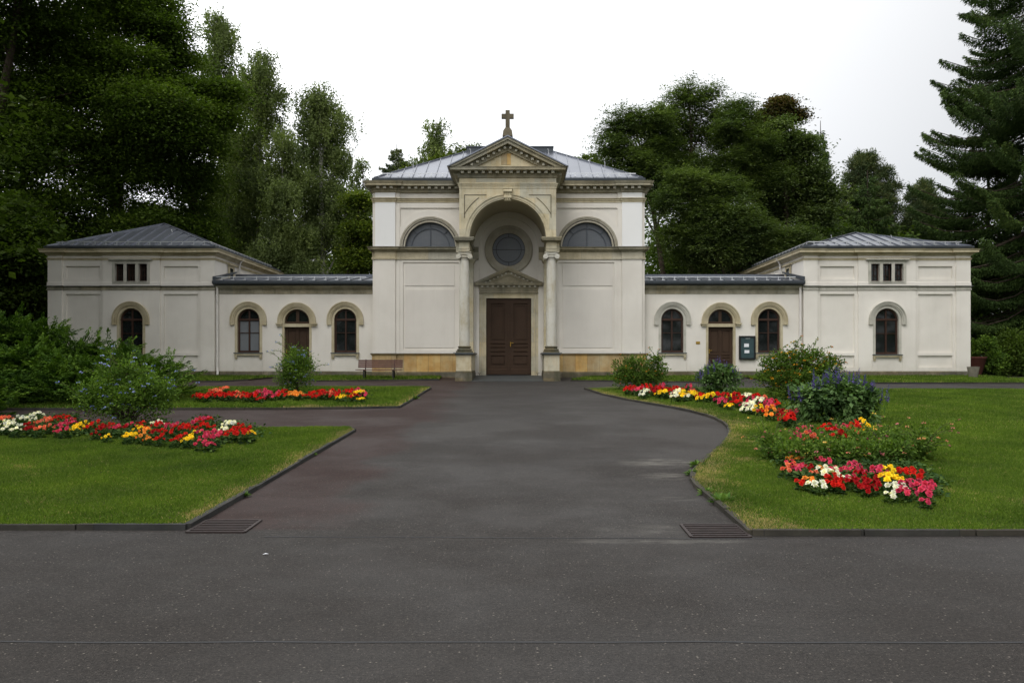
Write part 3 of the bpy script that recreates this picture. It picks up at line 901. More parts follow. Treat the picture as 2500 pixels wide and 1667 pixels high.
mb.ring(XC, 6.51, 1.505, 1.56, 32.955, 33.01, seg=48); mb.ring(XC, 6.51, 1.56, 1.66, 32.93, 33.01, seg=48); mb.ring(XC, 6.51, 1.66, 1.73, 32.895, 33.01, seg=48)
mb.build('portico_archivolt', M['stone'], bld)
mb = B()   # scrolled keystone
mb.add([(XC-.13, 32.84, 7.92), (XC+.13, 32.84, 7.92), (XC+.17, 32.78, 8.38), (XC-.17, 32.78, 8.38), (XC-.13, 33.01, 7.92), (XC+.13, 33.01, 7.92), (XC+.17, 33.01, 8.38), (XC-.17, 33.01, 8.38)],
       [(0,1,2,3), (4,7,6,5), (0,4,5,1), (1,5,6,2), (2,6,7,3), (3,7,4,0)])
mb.box(XC-.19, XC+.19, 32.76, 33.01, 8.38, 8.43)
mb.tube([(XC-.15, 32.83, 8.05), (XC+.15, 32.83, 8.05)], .07, 12); mb.tube([(XC-.17, 32.79, 8.29), (XC+.17, 32.79, 8.29)], .06, 12)
for k in (-.07, 0, .07): mb.box(XC+k-.015, XC+k+.015, 32.775, 32.86, 7.94, 8.36)
mb.build('keystone', M['stone'], bld)
pp = [(XC-HW, 35.70), (XC-HW, 33.0), (XC+HW, 33.0), (XC+HW, 35.70)]
mb = B()
mb.sweep(pp, [(0, 8.44), (.02, 8.445), (.02, 8.52), (.045, 8.53), (.045, 8.59), (.075, 8.60), (.075, 8.63), (0, 8.64)], caps=False)
mb.build('portico_architrave', M['stone'], bld)
mb = B()
mb.sweep(pp, [(0, 8.83), (.04, 8.86), (.04, 8.90), (.06, 8.95), (.06, 9.09), (.35, 9.10), (.35, 9.19), (.37, 9.20), (.37, 9.215), (0, 9.22)], caps=False)
mb.box(XC-HW, XC+HW, 33.0, 35.7, 9.0, 9.219)
pc = mb.build('portico_cornice', M['cornice'], bld)
mb = B(); mb.dentils(pp, .065, .23, 9.00, 9.095, .12, .262); mb.build('dentils', M['dentil'], pc)
sl = 1.19 / 2.33
mb = B()
zb = 9.222
mb.chevron(XC, 2.32, zb, 10.37, .10, 32.60, 36.4)
mb.chevron(XC, 2.32-.10/sl, zb+.001, 10.27, .14, 32.66, 36.4)
mb.chevron(XC, 2.32-.24/sl, zb+.002, 10.13, .25, 32.90, 36.4)
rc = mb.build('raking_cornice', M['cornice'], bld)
mb = B()
for s in (-1, 1):
    for i in range(8):
        x = (i * .215) + (0.11 if i or True else 0)
        z = 10.37 - x*sl - .315
        mb.box(XC+s*x-.045, XC+s*x+.045, 32.79, 32.91, z-.045, z+.04)
mb.build('dentils', M['dentil'], rc)
mb = B(); mb.plate([(XC-1.9, zb), (XC+1.9, zb), (XC, zb+1.9*sl)], [], 32.985, 36.4)
mb.build('tympanum', M['stone'], bld)
mb = B(); mb.plate(rect(XC-.26, XC+.12, 9.36, 9.80), [], 32.972, 32.99); mb.build('tympanum_block', M['ashlar'], bld)
mb = B(); mb.chevron(XC, 2.36, 9.225, 10.42, .045, 32.56, 38.2); mb.build('portico_roof', M['zinc'], bld)
mb = B()
mb.add([(XC-1.43, 32.95, .80), (XC+1.43, 32.95, .80), (XC+1.43, 35.98, .80), (XC-1.43, 35.98, .80), (XC-1.43, 32.95, .885), (XC+1.43, 32.95, .885), (XC+1.43, 35.98, 1.065), (XC-1.43, 35.98, 1.065)],
       [(0,3,2,1), (4,5,6,7), (0,1,5,4), (1,2,6,5), (2,3,7,6), (3,0,4,7)])
mb.build('doorstep', M['slab'], bld)
# cross on the gable
mb = B()
mb.plate([(XC-.085,10.74),(XC+.085,10.74),(XC+.085,11.12),(XC+.24,11.12),(XC+.24,11.29),(XC+.085,11.29),(XC+.085,11.43),(XC-.085,11.43),(XC-.085,11.29),(XC-.24,11.29),(XC-.24,11.12),(XC-.085,11.12)], [], 32.72, 32.89)
mb.add([(XC-.20, 32.62, 10.40), (XC+.20, 32.62, 10.40), (XC+.20, 33.0, 10.40), (XC-.20, 33.0, 10.40), (XC-.17, 32.65, 10.62), (XC+.17, 32.65, 10.62), (XC+.17, 32.97, 10.62), (XC-.17, 32.97, 10.62),
        (XC-.09, 32.715, 10.75), (XC+.09, 32.715, 10.75), (XC+.09, 32.895, 10.75), (XC-.09, 32.895, 10.75)],
       [(0,1,5,4), (1,2,6,5), (2,3,7,6), (3,0,4,7), (4,5,9,8), (5,6,10,9), (6,7,11,10), (7,4,8,11), (8,9,10,11)])
cr = mb.build('cross', M['cross'], bld)
mb = B(); mb.tube([(XC, 32.8, 11.4), (XC+.01, 32.8, 11.75)], .006, 4); mb.build('lightning_rod', M['steel'], cr)

# ---------------------------------------------------------------- roofs
def hip(name, x0, x1, y0, y1, z0, xr0, xr1, yr0, yr1, z1, seams=True, gap=.48):
    mb = B()
    v = [(x0,y0,z0),(x1,y0,z0),(x1,y1,z0),(x0,y1,z0),(xr0,yr0,z1),(xr1,yr0,z1),(xr1,yr1,z1),(xr0,yr1,z1)]
    mb.add(v, [(0,1,5,4),(1,2,6,5),(2,3,7,6),(3,0,4,7),(4,5,6,7)])
    ro = mb.build(name, M['zinc'], bld, smooth=False)
    mb = B()
    def seam(p, q): mb.beam(p, q, .025, .05)
    up = .02
    def lerp(a, b_, t): return tuple(a[i] + (b_[i]-a[i])*t for i in range(3))
    for (a, b_, c_, d) in ((0,1,5,4), (1,2,6,5), (3,0,4,7)):
        A, Bq, Cq, D = [Vector(v[i]) for i in (a, b_, c_, d)]
        e = (Bq - A); L = e.length; e.normalize()
        k = int(L / gap)
        ta, tb = (D - A).dot(e), (Cq - A).dot(e)
        off = (L - k*gap) / 2
        for i in range(k + 1):
            s_ = off + i*gap
            if s_ < .15 or s_ > L-.15: continue
            P = A + e*s_
            perpA = D - e*ta - A    # up-slope vector at full height
            if s_ < ta: f = s_ / ta
            elif s_ > tb: f = (L - s_) / (L - tb)
            else: f = 1.0
            Q = P + perpA * f
            seam((P.x, P.y, P.z+up), (Q.x, Q.y, Q.z+up))
    for a, b_ in ((0,4), (1,5), (2,6), (3,7), (4,5), (5,6), (7,4)):
        if (Vector(v[a]) - Vector(v[b_])).length > .05:
            p, q = Vector(v[a]), Vector(v[b_]); mb.beam((p.x, p.y, p.z+.02), (q.x, q.y, q.z+.02), .07, .06)
    mb.build('seams', M['zinc'], ro, smooth=False)
    return ro
def snow_guard(parent, pts, inset_dir, step=.48):
    mb = B()
    for a, b_ in zip(pts[:-1], pts[1:]):
        mb.beam(a, b_, .03, .035)
        L = math.dist(a, b_); k = int(L / step)
        for i in range(k + 1):
            t = (i + .5) / (k + 1)
            p = [a[j] + (b_[j]-a[j])*t for j in range(3)]
            mb.beam((p[0], p[1], p[2]-.10), (p[0], p[1], p[2]+.03), .022, .03)
            mb.beam((p[0]-.06, p[1]-.12, p[2]-.13), (p[0]+.06, p[1]-.12, p[2]-.13), .02, .03)
    return mb.build('snow_guard', M['steel'], parent, smooth=False)
def hooks(parent, pts):
    for x, y, z in pts:
        mb = B()
        mb.tube([(x, y, z-.12), (x, y-.02, z+.08), (x-.02, y-.03, z+.14), (x-.05, y-.03, z+.15)], .017, 6)
        mb.build('safety_hook', M['steel'], parent)
GUT = [(0, 0), (.03, 0), (.05, .03), (.12, .035), (.13, .10), (.115, .11), (.115, .14), (0, .145)]
def gutter(path, z, closed=False, sc=1.0):
    mb = B(); mb.sweep(path, [(o*sc, z + zz*sc) for o, zz in GUT] , closed=closed, caps=not closed)
    return mb.build('gutter', M['gutter'], bld)
# middle roof
r = hip('roof', XC-5.70, XC+5.70, 35.60, 46.6, 9.42, XC-2.0, XC+2.0, 39.5, 42.9, 11.52)
snow_guard(r, [(XC-5.42, 35.84, 9.66), (XC+5.42, 35.84, 9.66)], 1)
hooks(r, [(XC-4.2, 36.8, 10.25), (XC+4.2, 36.8, 10.25), (XC-1.8, 38.8, 11.3), (XC+1.8, 38.8, 11.3)])
gutter([(XC-5.66, 46.6), (XC-5.66, 35.64), (XC+5.66, 35.64), (XC+5.66, 46.6)], 9.265, sc=1.05)
mb = B(); mb.box(XC-2.02, XC+2.02, 39.45, 43.0, 11.45, 11.70); mb.box(XC-2.06, XC+2.06, 39.41, 43.04, 11.70, 11.755); mb.build('roof_light', M['gutter'], bld)

# ---------------------------------------------------------------- windows of wings and pavilions
def quarter(cx, cz, ri, m, s, zt, seg=10):
    a1 = math.acos(m / ri); a0 = math.asin(max(zt - cz, 0) / ri)
    p = [(cx + s*m, zt)]
    p += [(cx + s*ri*math.cos(a0 + (a1-a0)*i/seg), cz + ri*math.sin(a0 + (a1-a0)*i/seg)) for i in range(seg+1)]
    return p
def clean(p):
    o = []
    for q in p:
        if not o or math.dist(q, o[-1]) > 1e-3: o.append(q)
    return o
def arched_window(cx, cz, r, zb, y, ro, legs, mats, label=None, pane='glass', wall_y=None, brackets=True):
    yf = y + .12
    mb = B()
    holes = []
    zt = cz + .03; mid = zb + .62 * (cz - zb) * .98
    for s in (-1, 1):
        holes.append(clean(quarter(cx, cz, r-.075, .03, s, zt + .03)))
        x0, x1 = sorted((cx + s*.035, cx + s*(r-.075)))
        holes.append(rect(x0, x1, zb+.09, mid-.012)); holes.append(rect(x0, x1, mid+.012, zt-.07))
    mb.plate(arch_poly(cx, cz, r+.01, zb), holes, yf, yf+.06)
    mb.box(cx-r, cx+r, yf-.03, yf, zt-.05, zt+.01); mb.box(cx-.02, cx+.02, yf-.02, yf, zb+.05, zt-.05)
    w = mb.build('window', M['joinery'], bld, label)
    mb = B(); mb.plate(arch_poly(cx, cz, r, zb), [], yf+.04, yf+.05, back=False); mb.build('pane', M[pane], w)
    if pane == 'curtain':
        w.children[0].data.materials[0] = M['glass']
        mb = B()
        for s in (-1, 1):
            x0, x1 = sorted((cx + s*.03, cx + s*(r-.07)))
            mb.plate(rect(x0, x1, zb+.08, zt-.06), [], yf+.032, yf+.036, back=False)
        mb.build('frosted_pane', M['curtain'], w)
    mb = B()      # jamb stones, archivolt with straight legs
    mb.ring(cx, cz, r, r+.11, y-.015, y+.20, leg=cz-zb)
    mb.ring(cx, cz, r+.115, r+.17, y-.055, y+.01, leg=legs); mb.ring(cx, cz, r+.17, r+.255, y-.085, y+.01, leg=legs); mb.ring(cx, cz, r+.255, ro, y-.115, y+.01, leg=legs)
    mb.build('surround', M[mats], w)
    mb = B()
    mb.box(cx-r-.13, cx+r+.13, y-.12, y+.16, zb-.045, zb-.002)
    mb.build('sill_flashing', M['lead'], w)
    mb = B(); mb.box(cx-r-.11, cx+r+.11, y-.095, y+.02, zb-.12, zb-.046)
    for s in (-1, 1): 
        mb.box(cx+s*(r+.05)-.055, cx+s*(r+.05)+.055, y-.08, y+.02, zb-.20, zb-.12); mb.box(cx+s*(r+.05)-.045, cx+s*(r+.05)+.045, y-.05, y+.02, zb-.28, zb-.20)
    mb.build('sill', M['surround'], w)
    return w

WY = 36.10
WINS = [('w', 7.03, 3.434, .48, 2.03), ('d', 9.11, 3.36, .536, 3.27), ('w', 11.19, 3.434, .48, 2.03)]
for s in (-1, 1):
    holes = []
    for k, o, cz, r, zb in WINS:
        cx = XC + s*o
        if k == 'w': holes.append(arch_poly(cx, cz, r+.09, zb-.03))
        else: holes.append(arch_poly(cx, cz, r+.09, 0.8))
    mb = B(); x0, x1 = sorted((XC+s*5.72, XC+s*12.62))
    mb.plate(rect(x0, x1, 0.7, 4.9), holes, WY, WY+.24)
    mb.box(x0, x1, WY+.26, 39.0, 0.7, 4.95)
    if True:
        mb.box(x0, x1, 38.9, 39.1, 4.9, 5.5)
    mb.build('wing_wall', M['plaster'], bld)
    for (k, o, cz, r, zb), tone in zip(WINS, (('surround', 'surround_grey', 'surround') if s < 0 else ('surround_grey', 'surround', 'surround'))):
        cx = XC + s*o
        if k == 'w':
            arched_window(cx, cz, r, zb, WY, .783, .22, tone, pane='curtain' if (s < 0 and o > 10) else 'glass')
            # plain apron below the sill
            mb = B(); mb.plate(rect(cx-.62, cx+.62, 1.22, zb-.13), [rect(cx-.605, cx+.605, 1.225, zb-.14)], WY-.02, WY+.002); 
            mb.build('apron_edge', M['plaster_panel'], bld)
        else:
            yf = WY + .12
            mb = B()
            mb.plate(arch_poly(cx, cz, r+.01, zb), [clean(quarter(cx, cz, r-.07, .065, q_, cz+.0)) for q_ in (-1, 1)], yf, yf+.06)
            w = mb.build('fanlight', M['door'], bld)
            mb = B(); mb.plate(arch_poly(cx, cz, r, zb), [], yf+.04, yf+.05, back=False); mb.build('pane', M['glass'], w)
            mb = B()
            x0, x1 = cx-.535, cx+.535
            hs = []
            for q_ in (-1, 1):
                a, c_ = sorted((cx+q_*.075, cx+q_*.41)); hs.append(rect(a, c_, 2.02, 2.98)); hs.append(rect(a, c_, 1.2, 1.62))
            mb.plate(rect(x0, x1, 1.0, 3.13), hs, yf, yf+.05)
            for q_ in (-1, 1):
                a, c_ = sorted((cx+q_*.115, cx+q_*.37))
                mb.plate(rect(a, c_, 2.06, 2.94), [], yf+.012, yf+.04, back=False); mb.plate(rect(a, c_, 1.24, 1.58), [], yf+.012, yf+.04, back=False)
                a, c_ = sorted((cx+q_*.07, cx+q_*.415))
                for z in (1.93, 1.82, 1.70):
                    mb.add([(a, yf, z-.025), (c_, yf, z-.025), (c_, yf-.025, z), (a, yf-.025, z), (c_, yf, z+.01), (a, yf, z+.01)], [(0,1,2,3), (3,2,4,5), (0,3,5), (1,4,2)])
            mb.box(x0, x1, yf+.03, yf+.06, 1.0, 3.13)
            mb.box(cx-.03, cx+.03, yf-.015, yf, 1.05, 3.1)
            d = mb.build('side_door', M['door'], bld)
            mb = B(); hx = cx - .47; mb.beam((hx, yf, 2.12), (hx, yf-.05, 2.12), .02, .02); mb.beam((hx-.01, yf-.05, 2.12), (hx+.11, yf-.05, 2.12), .02, .02); mb.box(hx-.02, hx+.02, yf-.012, yf, 2.0, 2.18)
            mb.build('handle', M['brass'], d)
            mb = B()
            mb.ring(cx, cz, r, r+.09, WY-.01, WY+.2, leg=cz-3.28)
            mb.ring(cx, cz, r+.09, r+.15, WY-.055, WY+.01, leg=cz-3.29); mb.ring(cx, cz, r+.15, r+.235, WY-.085, WY+.01, leg=cz-3.29); mb.ring(cx, cz, r+.235, .824, WY-.115, WY+.01, leg=cz-3.29)
            for q_ in (-1, 1):
                a, c_ = sorted((cx+q_*.64, cx+q_*.84)); mb.box(a, c_, WY-.10, WY+.02, 3.16, 3.24)
                a, c_ = sorted((cx+q_*.62, cx+q_*.88)); mb.box(a, c_, WY-.14, WY+.02, 3.24, 3.29)
                a, c_ = sorted((cx+q_*.535, cx+q_*.635)); mb.box(a, c_, WY-.02, WY+.2, 0.9, 3.13)
            mb.box(cx-.635, cx+.635, WY-.022, WY+.2, 3.13, 3.265)
            mb.build('door_surround', M['surround'], d)
    wp = mir([(5.80, WY), (12.60, WY)], s)
    mb = B(); mb.sweep(wp, [(0, 4.54), (.02, 4.545), (.02, 4.72), (.05, 4.73), (.05, 4.745), (.12, 4.79), (.16, 4.86), (.17, 4.90), (0, 4.91)]); mb.build('wing_cornice', M['cornice'], bld)
    mb = B(); mb.sweep(wp, [(.06, 0.7), (.06, 1.19), (0, 1.235)], caps=False); mb.build('wing_base_course', M['base'], bld)
    gp_ = mir([(5.80, WY-.18), (12.64, WY-.18)], s)
    g1 = gutter(gp_, 4.912, sc=1.25)
    # mono-pitch roof
    x0, x1 = sorted((XC+s*5.78, XC+s*12.68))
    mb = B()
    za, zc_, ya, yc = 5.105, 5.52, WY-.22, 38.7
    mb.add([(x0, ya, za), (x1, ya, za), (x1, yc, zc_), (x0, yc, zc_), (x0, ya, za-.05), (x1, ya, za-.05), (x0, yc, 4.9), (x1, yc, 4.9)], [(0,1,2,3), (4,5,1,0), (0,3,6,4), (1,5,7,2)])
    mb.box(x0, x1, 38.7, 39.3, 5.0, 5.66)
    ro = mb.build('wing_roof', M['zinc'], bld, smooth=False)
    mb = B()
    k = 14
    for i in range(1, k):
        x = x0 + (x1-x0)*i/k; mb.beam((x, ya, za+.02), (x, yc, zc_+.02), .025, .05)
    mb.build('seams', M['zinc'], ro, smooth=False)
    mb = B(); mb.box(*sorted((XC+s*12.45, XC+s*12.64)), ya+.02, 38.69, 4.95, 5.12)
    mb.add([(XC+s*12.56, ya, 5.12), (XC+s*12.66, ya, 5.12), (XC+s*12.66, 38.7, 5.72), (XC+s*12.56, 38.7, 5.72), (XC+s*12.56, ya, 5.28), (XC+s*12.66, ya, 5.28), (XC+s*12.66, 38.7, 5.78), (XC+s*12.56, 38.7, 5.78)],
           [(0,1,2,3), (4,7,6,5), (0,4,5,1), (1,5,6,2), (2,6,7,3), (3,7,4,0)])
    mb.build('edge_flashing', M['gutter'], ro, smooth=False)
    snow_guard(ro, [(x0+.1, ya+.22, za+.17), (x1-.35, ya+.22, za+.17)], 1, .52)
    # rainwater pipe in the corner
    px = XC + s*12.50
    mb = B(); mb.tube([(px, WY-.10, 4.92), (px, WY-.10, 1.45), (px, WY-.13, 1.32), (px - s*.02, WY-.26, 1.18), (px - s*.02, WY-.30, 1.10)] if False else [(px, WY-.10, 4.92), (px, WY-.10, 1.42), (px - s*.02, WY-.14, 1.32), (px - s*.08, WY-.26, 1.20), (px - s*.08, WY-.30, 1.08)], .05, 12)
    for z in (4.6, 3.0, 1.9): mb.lathe(px, WY-.10, [(.058, z), (.058, z+.05)], 12)
    mb.build('downpipe', M['pipe'], bld)

# ---------------------------------------------------------------- end pavilions
PY = 36.0
for s in (-1, 1):
    cx = XC + s*16.19 + (0.0 if s < 0 else 0.03)
    c0 = cx
    hw = 3.58
    aw = (cx, 3.427, .50, 1.955)
    wh_low = arch_poly(cx, 3.427, .59, 1.93)
    wh_up = [rect(cx + o - w/2, cx + o + w/2, 5.08, 5.83) for o, w in ((-.505, .38), (0, .37), (.505, .38))]
    mb = B()
    mb.plate(rect(cx-hw+.1, cx+hw-.1, .7, 6.3), [wh_low] + wh_up, PY+.15, PY+.40)
    mb.box(cx-hw+.02, cx+hw-.02, PY+.42, 45.6, .7, 6.3)
    for q_ in (-1, 1):
        # field frames round the blind panels
        x0, x1 = sorted((cx+q_*1.23, cx+q_*2.97))
        h = [rect(cx+q_*1.37, cx+q_*2.84, 2.02, 4.54), rect(cx+q_*1.37, cx+q_*2.84, 1.40, 1.90)]
        mb.plate(rect(x0, x1, 1.20, 4.75), h, PY+.075, PY+.15)
        mb.plate(rect(x0, x1, 4.75, 6.2), [rect(cx+q_*1.37, cx+q_*2.84, 5.19, 5.735)], PY+.075, PY+.15)
        x0, x1 = sorted((cx+q_*2.97, cx+q_*hw)); mb.box(x0, x1, PY, PY+.45, .7, 6.25)
        # the flank: pilasters front and back, field between
        x0, x1 = sorted((cx+q_*(hw-.05), cx+q_*(hw+.0))); mb.box(x0, x1, PY+.45, PY+1.4, .7, 6.25); mb.box(x0, x1, 44.9, 45.6, .7, 6.25)
    mb.plate(rect(cx-1.23, cx+1.23, .9, 6.25), [wh_low] + wh_up, PY, PY+.149)
    mb.build('pavilion_wall', M['plaster'], bld)
    arched_window(cx, 3.427, .50, 1.955, PY, .795, .21, 'surround' if s < 0 else 'surround_grey', pane='glass')
    mb = B(); mb.plate(rect(cx-.66, cx+.66, 1.18, 1.82), [rect(cx-.645, cx+.645, 1.185, 1.81)], PY-.02, PY+.002); mb.build('apron_edge', M['plaster_panel'], bld)
    # three-light upper window with stone frame
    mb = B()
    outer = rect(cx-.81, cx+.81, 4.96, 5.955)
    mb.plate(outer, [rect(cx + o - .185, cx + o + .185, 5.08, 5.83) for o in (-.505, 0, .505)], PY-.03, PY+.14)
    mb.box(cx-.93, cx+.93, PY-.14, PY, 5.99, 6.035); mb.box(cx-.87, cx+.87, PY-.08, PY, 5.955, 5.99)
    for o in (-.505, 0, .505): mb.box(cx+o-.22, cx+o+.22, PY-.06, PY, 5.045, 5.08)
    fr = mb.build('upper_window_frame', M['surround_grey'], bld)
    for i, o in enumerate((-.505, 0, .505)):
        mb = B(); x0, x1 = cx+o-.18, cx+o+.18
        mb.plate(rect(x0, x1, 5.085, 5.825), [rect(x0+.04, x1-.04, 5.13, 5.785)], PY+.13, PY+.16)
        mb.box(cx+o-.008, cx+o+.008, PY+.135, PY+.15, 5.1, 5.8)
        for z in (5.34, 5.57): mb.box(x0+.02, x1-.02, PY+.135, PY+.15, z-.008, z+.008)
        if s < 0:
            for g_ in (-.1, -.05, .05, .1): mb.box(cx+o+g_-.004, cx+o+g_+.004, PY+.115, PY+.125, 5.1, 5.8)
        sw = mb.build('small_window', M['joinery'], bld)
        mb = B(); mb.plate(rect(x0, x1, 5.085, 5.825), [], PY+.165, PY+.17, back=False); mb.build('pane', M['glass'], sw)
    e = .0
    fp = [(-hw, 45.6), (-hw, PY), (-2.97, PY), (-2.97, PY+.075), (-1.23, PY+.075), (-1.23, PY), (1.23, PY), (1.23, PY+.075), (2.97, PY+.075), (2.97, PY), (hw, PY), (hw, 45.6)]
    path = [(cx+a, b_) for a, b_ in fp]
    mb = B(); mb.sweep(path, [(0, 4.70), (.035, 4.71), (.035, 4.75), (.02, 4.76), (.02, 4.84), (.06, 4.86), (0, 4.87)]); mb.build('string_course', M['cornice'] if s < 0 else M['surround_grey'], bld)
    mb = B(); mb.sweep(path, [(0, 4.865), (.09, 4.862), (.095, 4.885), (0, 4.90)], caps=False); mb.build('string_flashing', M['lead'], bld)
    mb = B(); mb.sweep(path, [(.022, 4.89), (.022, 5.03), (0, 5.045)], caps=False); mb.build('ledge', M['plaster'], bld)
    mb = B(); mb.sweep(path, [(0, 5.98), (.02, 5.985), (.02, 6.03), (.04, 6.04), (.045, 6.075), (0, 6.085)], caps=False)
    mb.sweep(path, [(0, 6.17), (.05, 6.20), (.09, 6.27), (.10, 6.29), (.24, 6.30), (.24, 6.38), (.26, 6.40), (.285, 6.45), (0, 6.46)])
    mb.build('cornice', M['surround'], bld)
    mb = B(); mb.sweep(path, [(.05, .7), (.05, 1.19), (0, 1.235)], caps=False); mb.build('base_course', M['base'], bld)
    ap = 8.08 if s < 0 else 7.66
    r = hip('pavilion_roof', cx-3.58, cx+3.58, 35.93, 45.7, 6.575, cx-.02, cx+.02, 39.35, 42.2, ap, gap=.5)
    snow_guard(r, [(cx-3.3, 45.2, 6.80), (cx-3.3, 36.2, 6.80), (cx+3.3, 36.2, 6.80), (cx+3.3, 45.2, 6.80)], 1, .5)
    rz = lambda t: 6.565 + (ap-6.565)*t
    hooks(r, [(cx-1.7, 35.93+3.42*.56, rz(.56)), (cx+1.0, 35.93+3.42*.56, rz(.56))])
    gutter([(cx-3.56, 45.7), (cx-3.56, 35.96), (cx+3.56, 35.96), (cx+3.56, 45.7)], 6.464, sc=.9)
    # flank above the wing roof: small window, pipe
    q_ = -s
    fx = cx + q_*hw
    mb = B(); mb.box(*sorted((fx, fx + q_*.03)), 37.65, 38.45, 5.1, 5.98); mb.box(*sorted((fx, fx + q_*.1)), 37.6, 38.5, 5.98, 6.03)
    sf = mb.build('flank_window_frame', M['surround'], bld)
    mb = B(); mb.box(*sorted((fx+q_*.01, fx + q_*.034)), 37.85, 38.25, 5.2, 5.85); mb.build('pane', M['glass'], sf)
    mb = B(); mb.tube([(fx+q_*.26, 38.95, 6.42), (fx+q_*.12, 38.95, 6.2), (fx+q_*.08, 38.95, 6.05), (fx+q_*.08, 38.95, 5.7), (fx+q_*.35, 38.9, 5.68)], .045, 10); mb.build('downpipe', M['pipe'], bld)
# ---------------------------------------------------------------- small things
def base_z(x, y): return gz(y)
# bench
bx0, by0 = (873.5-1270)*34.0/F, 33.75
bw = 110.5*33.9/F
bc = (bx0 + bw/2, by0, gz(by0))
bench = tag(empty('park_bench', bc), 'slatted red brown park bench with dark metal legs against the chapel wall', 'bench')
mb = MB(*bc)
z0 = gz(by0)
for i in range(4):
    y = by0 - .26 + i*.105; mb.box(bc[0]-bw/2, bc[0]+bw/2, y, y+.085, z0+.405, z0+.435)
mb.build('seat', M['bench'], bench)
for i in range(4):
    mb = MB(*bc); z = z0 + .50 + i*.083; y = by0 + .155 + i*.022
    mb.box(bc[0]-bw/2+.03, bc[0]+bw/2, y, y+.03, z, z+.068); mb.build('back_slat', M['bench'], bench)
for q in (-1, 1):
    lx = bc[0] + q*(bw/2-.33)
    mb = MB(*bc)
    mb.beam((lx, by0-.22, z0+.40), (lx-.0, by0-.24, z0-.02), .05, .05); mb.beam((lx, by0+.12, z0+.40), (lx, by0+.20, z0-.02), .05, .05)
    mb.beam((lx, by0-.26, z0+.385), (lx, by0+.16, z0+.385), .05, .04); mb.beam((lx, by0+.15, z0+.38), (lx, by0+.265, z0+.83), .045, .035)
    mb.box(lx-.035, lx+.035, by0-.30, by0-.18, z0-.01, z0+.012); mb.box(lx-.035, lx+.035, by0+.14, by0+.26, z0-.01, z0+.012)
    mb.build('leg', M['black'], bench)
# notice board on the right wing
s_ = 56.79
def wx(u): return (u-1270)/s_
def wz(v): return 1.6+(885-v)/s_
x0, x1, zt, zb = wx(1803), wx(1843), wz(820), wz(878)
nb = tag(empty('notice_board', ((x0+x1)/2, 36.1, zb)), 'black framed glazed notice board with two white papers beside the right side door', 'notice board')
o = ((x0+x1)/2, 36.1, zb)
mb = MB(*o); mb.plate(rect(x0, x1, zb, zt), [rect(x0+.075, x1-.06, zb+.075, zt-.065)], 35.99, 36.03); mb.box(x0+.01, x1-.01, 36.03, 36.098, zb+.01, zt-.01); mb.build('frame', M['black'], nb)
mb = MB(*o); mb.plate(rect(x0+.07, x1-.05, zb+.07, zt-.06), [], 36.022, 36.028, back=False); mb.build('back_panel', M['board'], nb)
for (a, b_, c_, d) in ((1815.5, 1827, 838.7, 847), (1816.3, 1828, 854.7, 862)):
    mb = MB(*o); mb.box(wx(a), wx(b_), 36.015, 36.02, wz(d), wz(c_)); mb.build('paper', M['paper'], nb)
mb = MB(*o); mb.box(wx(1819), wx(1830), 36.012, 36.02, wz(826.8), wz(826)); mb.build('header_strip', M['steel'], nb)
mb = MB((wx(1704)), 36.1, wz(837)); mb.box(wx(1699), wx(1709), 36.085, 36.098, wz(840), wz(833.5)); mb.box(wx(1699.6), wx(1708.4), 36.082, 36.086, wz(839.5), wz(834))
tag(mb.build('wall_plaque', M['brass']), 'small brass plaque on the right wing wall left of the side door', 'plaque')
for s, lab in ((-1, 'small black iron boot scraper left of the main door'), (1, 'small black iron boot scraper right of the main door')):
    x = XC + s*1.275
    mb = MB(x, 35.6, 1.0)
    mb.beam((x-.05*s, 35.55, 1.02), (x-.05*s, 35.55, 1.14), .02, .02); mb.beam((x-.05*s, 35.55, 1.13), (x+.03*s, 35.55, 1.16), .02, .02); mb.beam((x-.05*s, 35.55, 1.13), (x-.09*s, 35.55, 1.17), .02, .02)
    tag(mb.build('boot_scraper', M['black']), lab, 'boot scraper', 'boot scrapers at the main door')
# concrete planter and red tub beside the right pavilion
c = AT(2376, 921, 34.3)
c = (c[0], 34.3, gz(34.3))
mb = MB(*c); mb.lathe(c[0], c[1], [(.13, c[2]-.01), (.15, c[2]+.02), (.235, c[2]+.50), (.24, c[2]+.52), (.205, c[2]+.52), (.19, c[2]+.44)], 28)
tag(mb.build('concrete_planter', M['concrete']), 'empty tapered concrete planter on the grass at the right corner of the building', 'planter')
c = (19.98, 37.3, 1.0)
mb = MB(*c); mb.lathe(c[0], c[1], [(.40, .98), (.44, 1.0), (.66, 1.78), (.68, 1.80), (.68, 1.86), (.60, 1.86), (.58, 1.7)], 32)
tag(mb.build('red_tub', M['terracotta']), 'large rust red tub behind the concrete planter', 'tub')

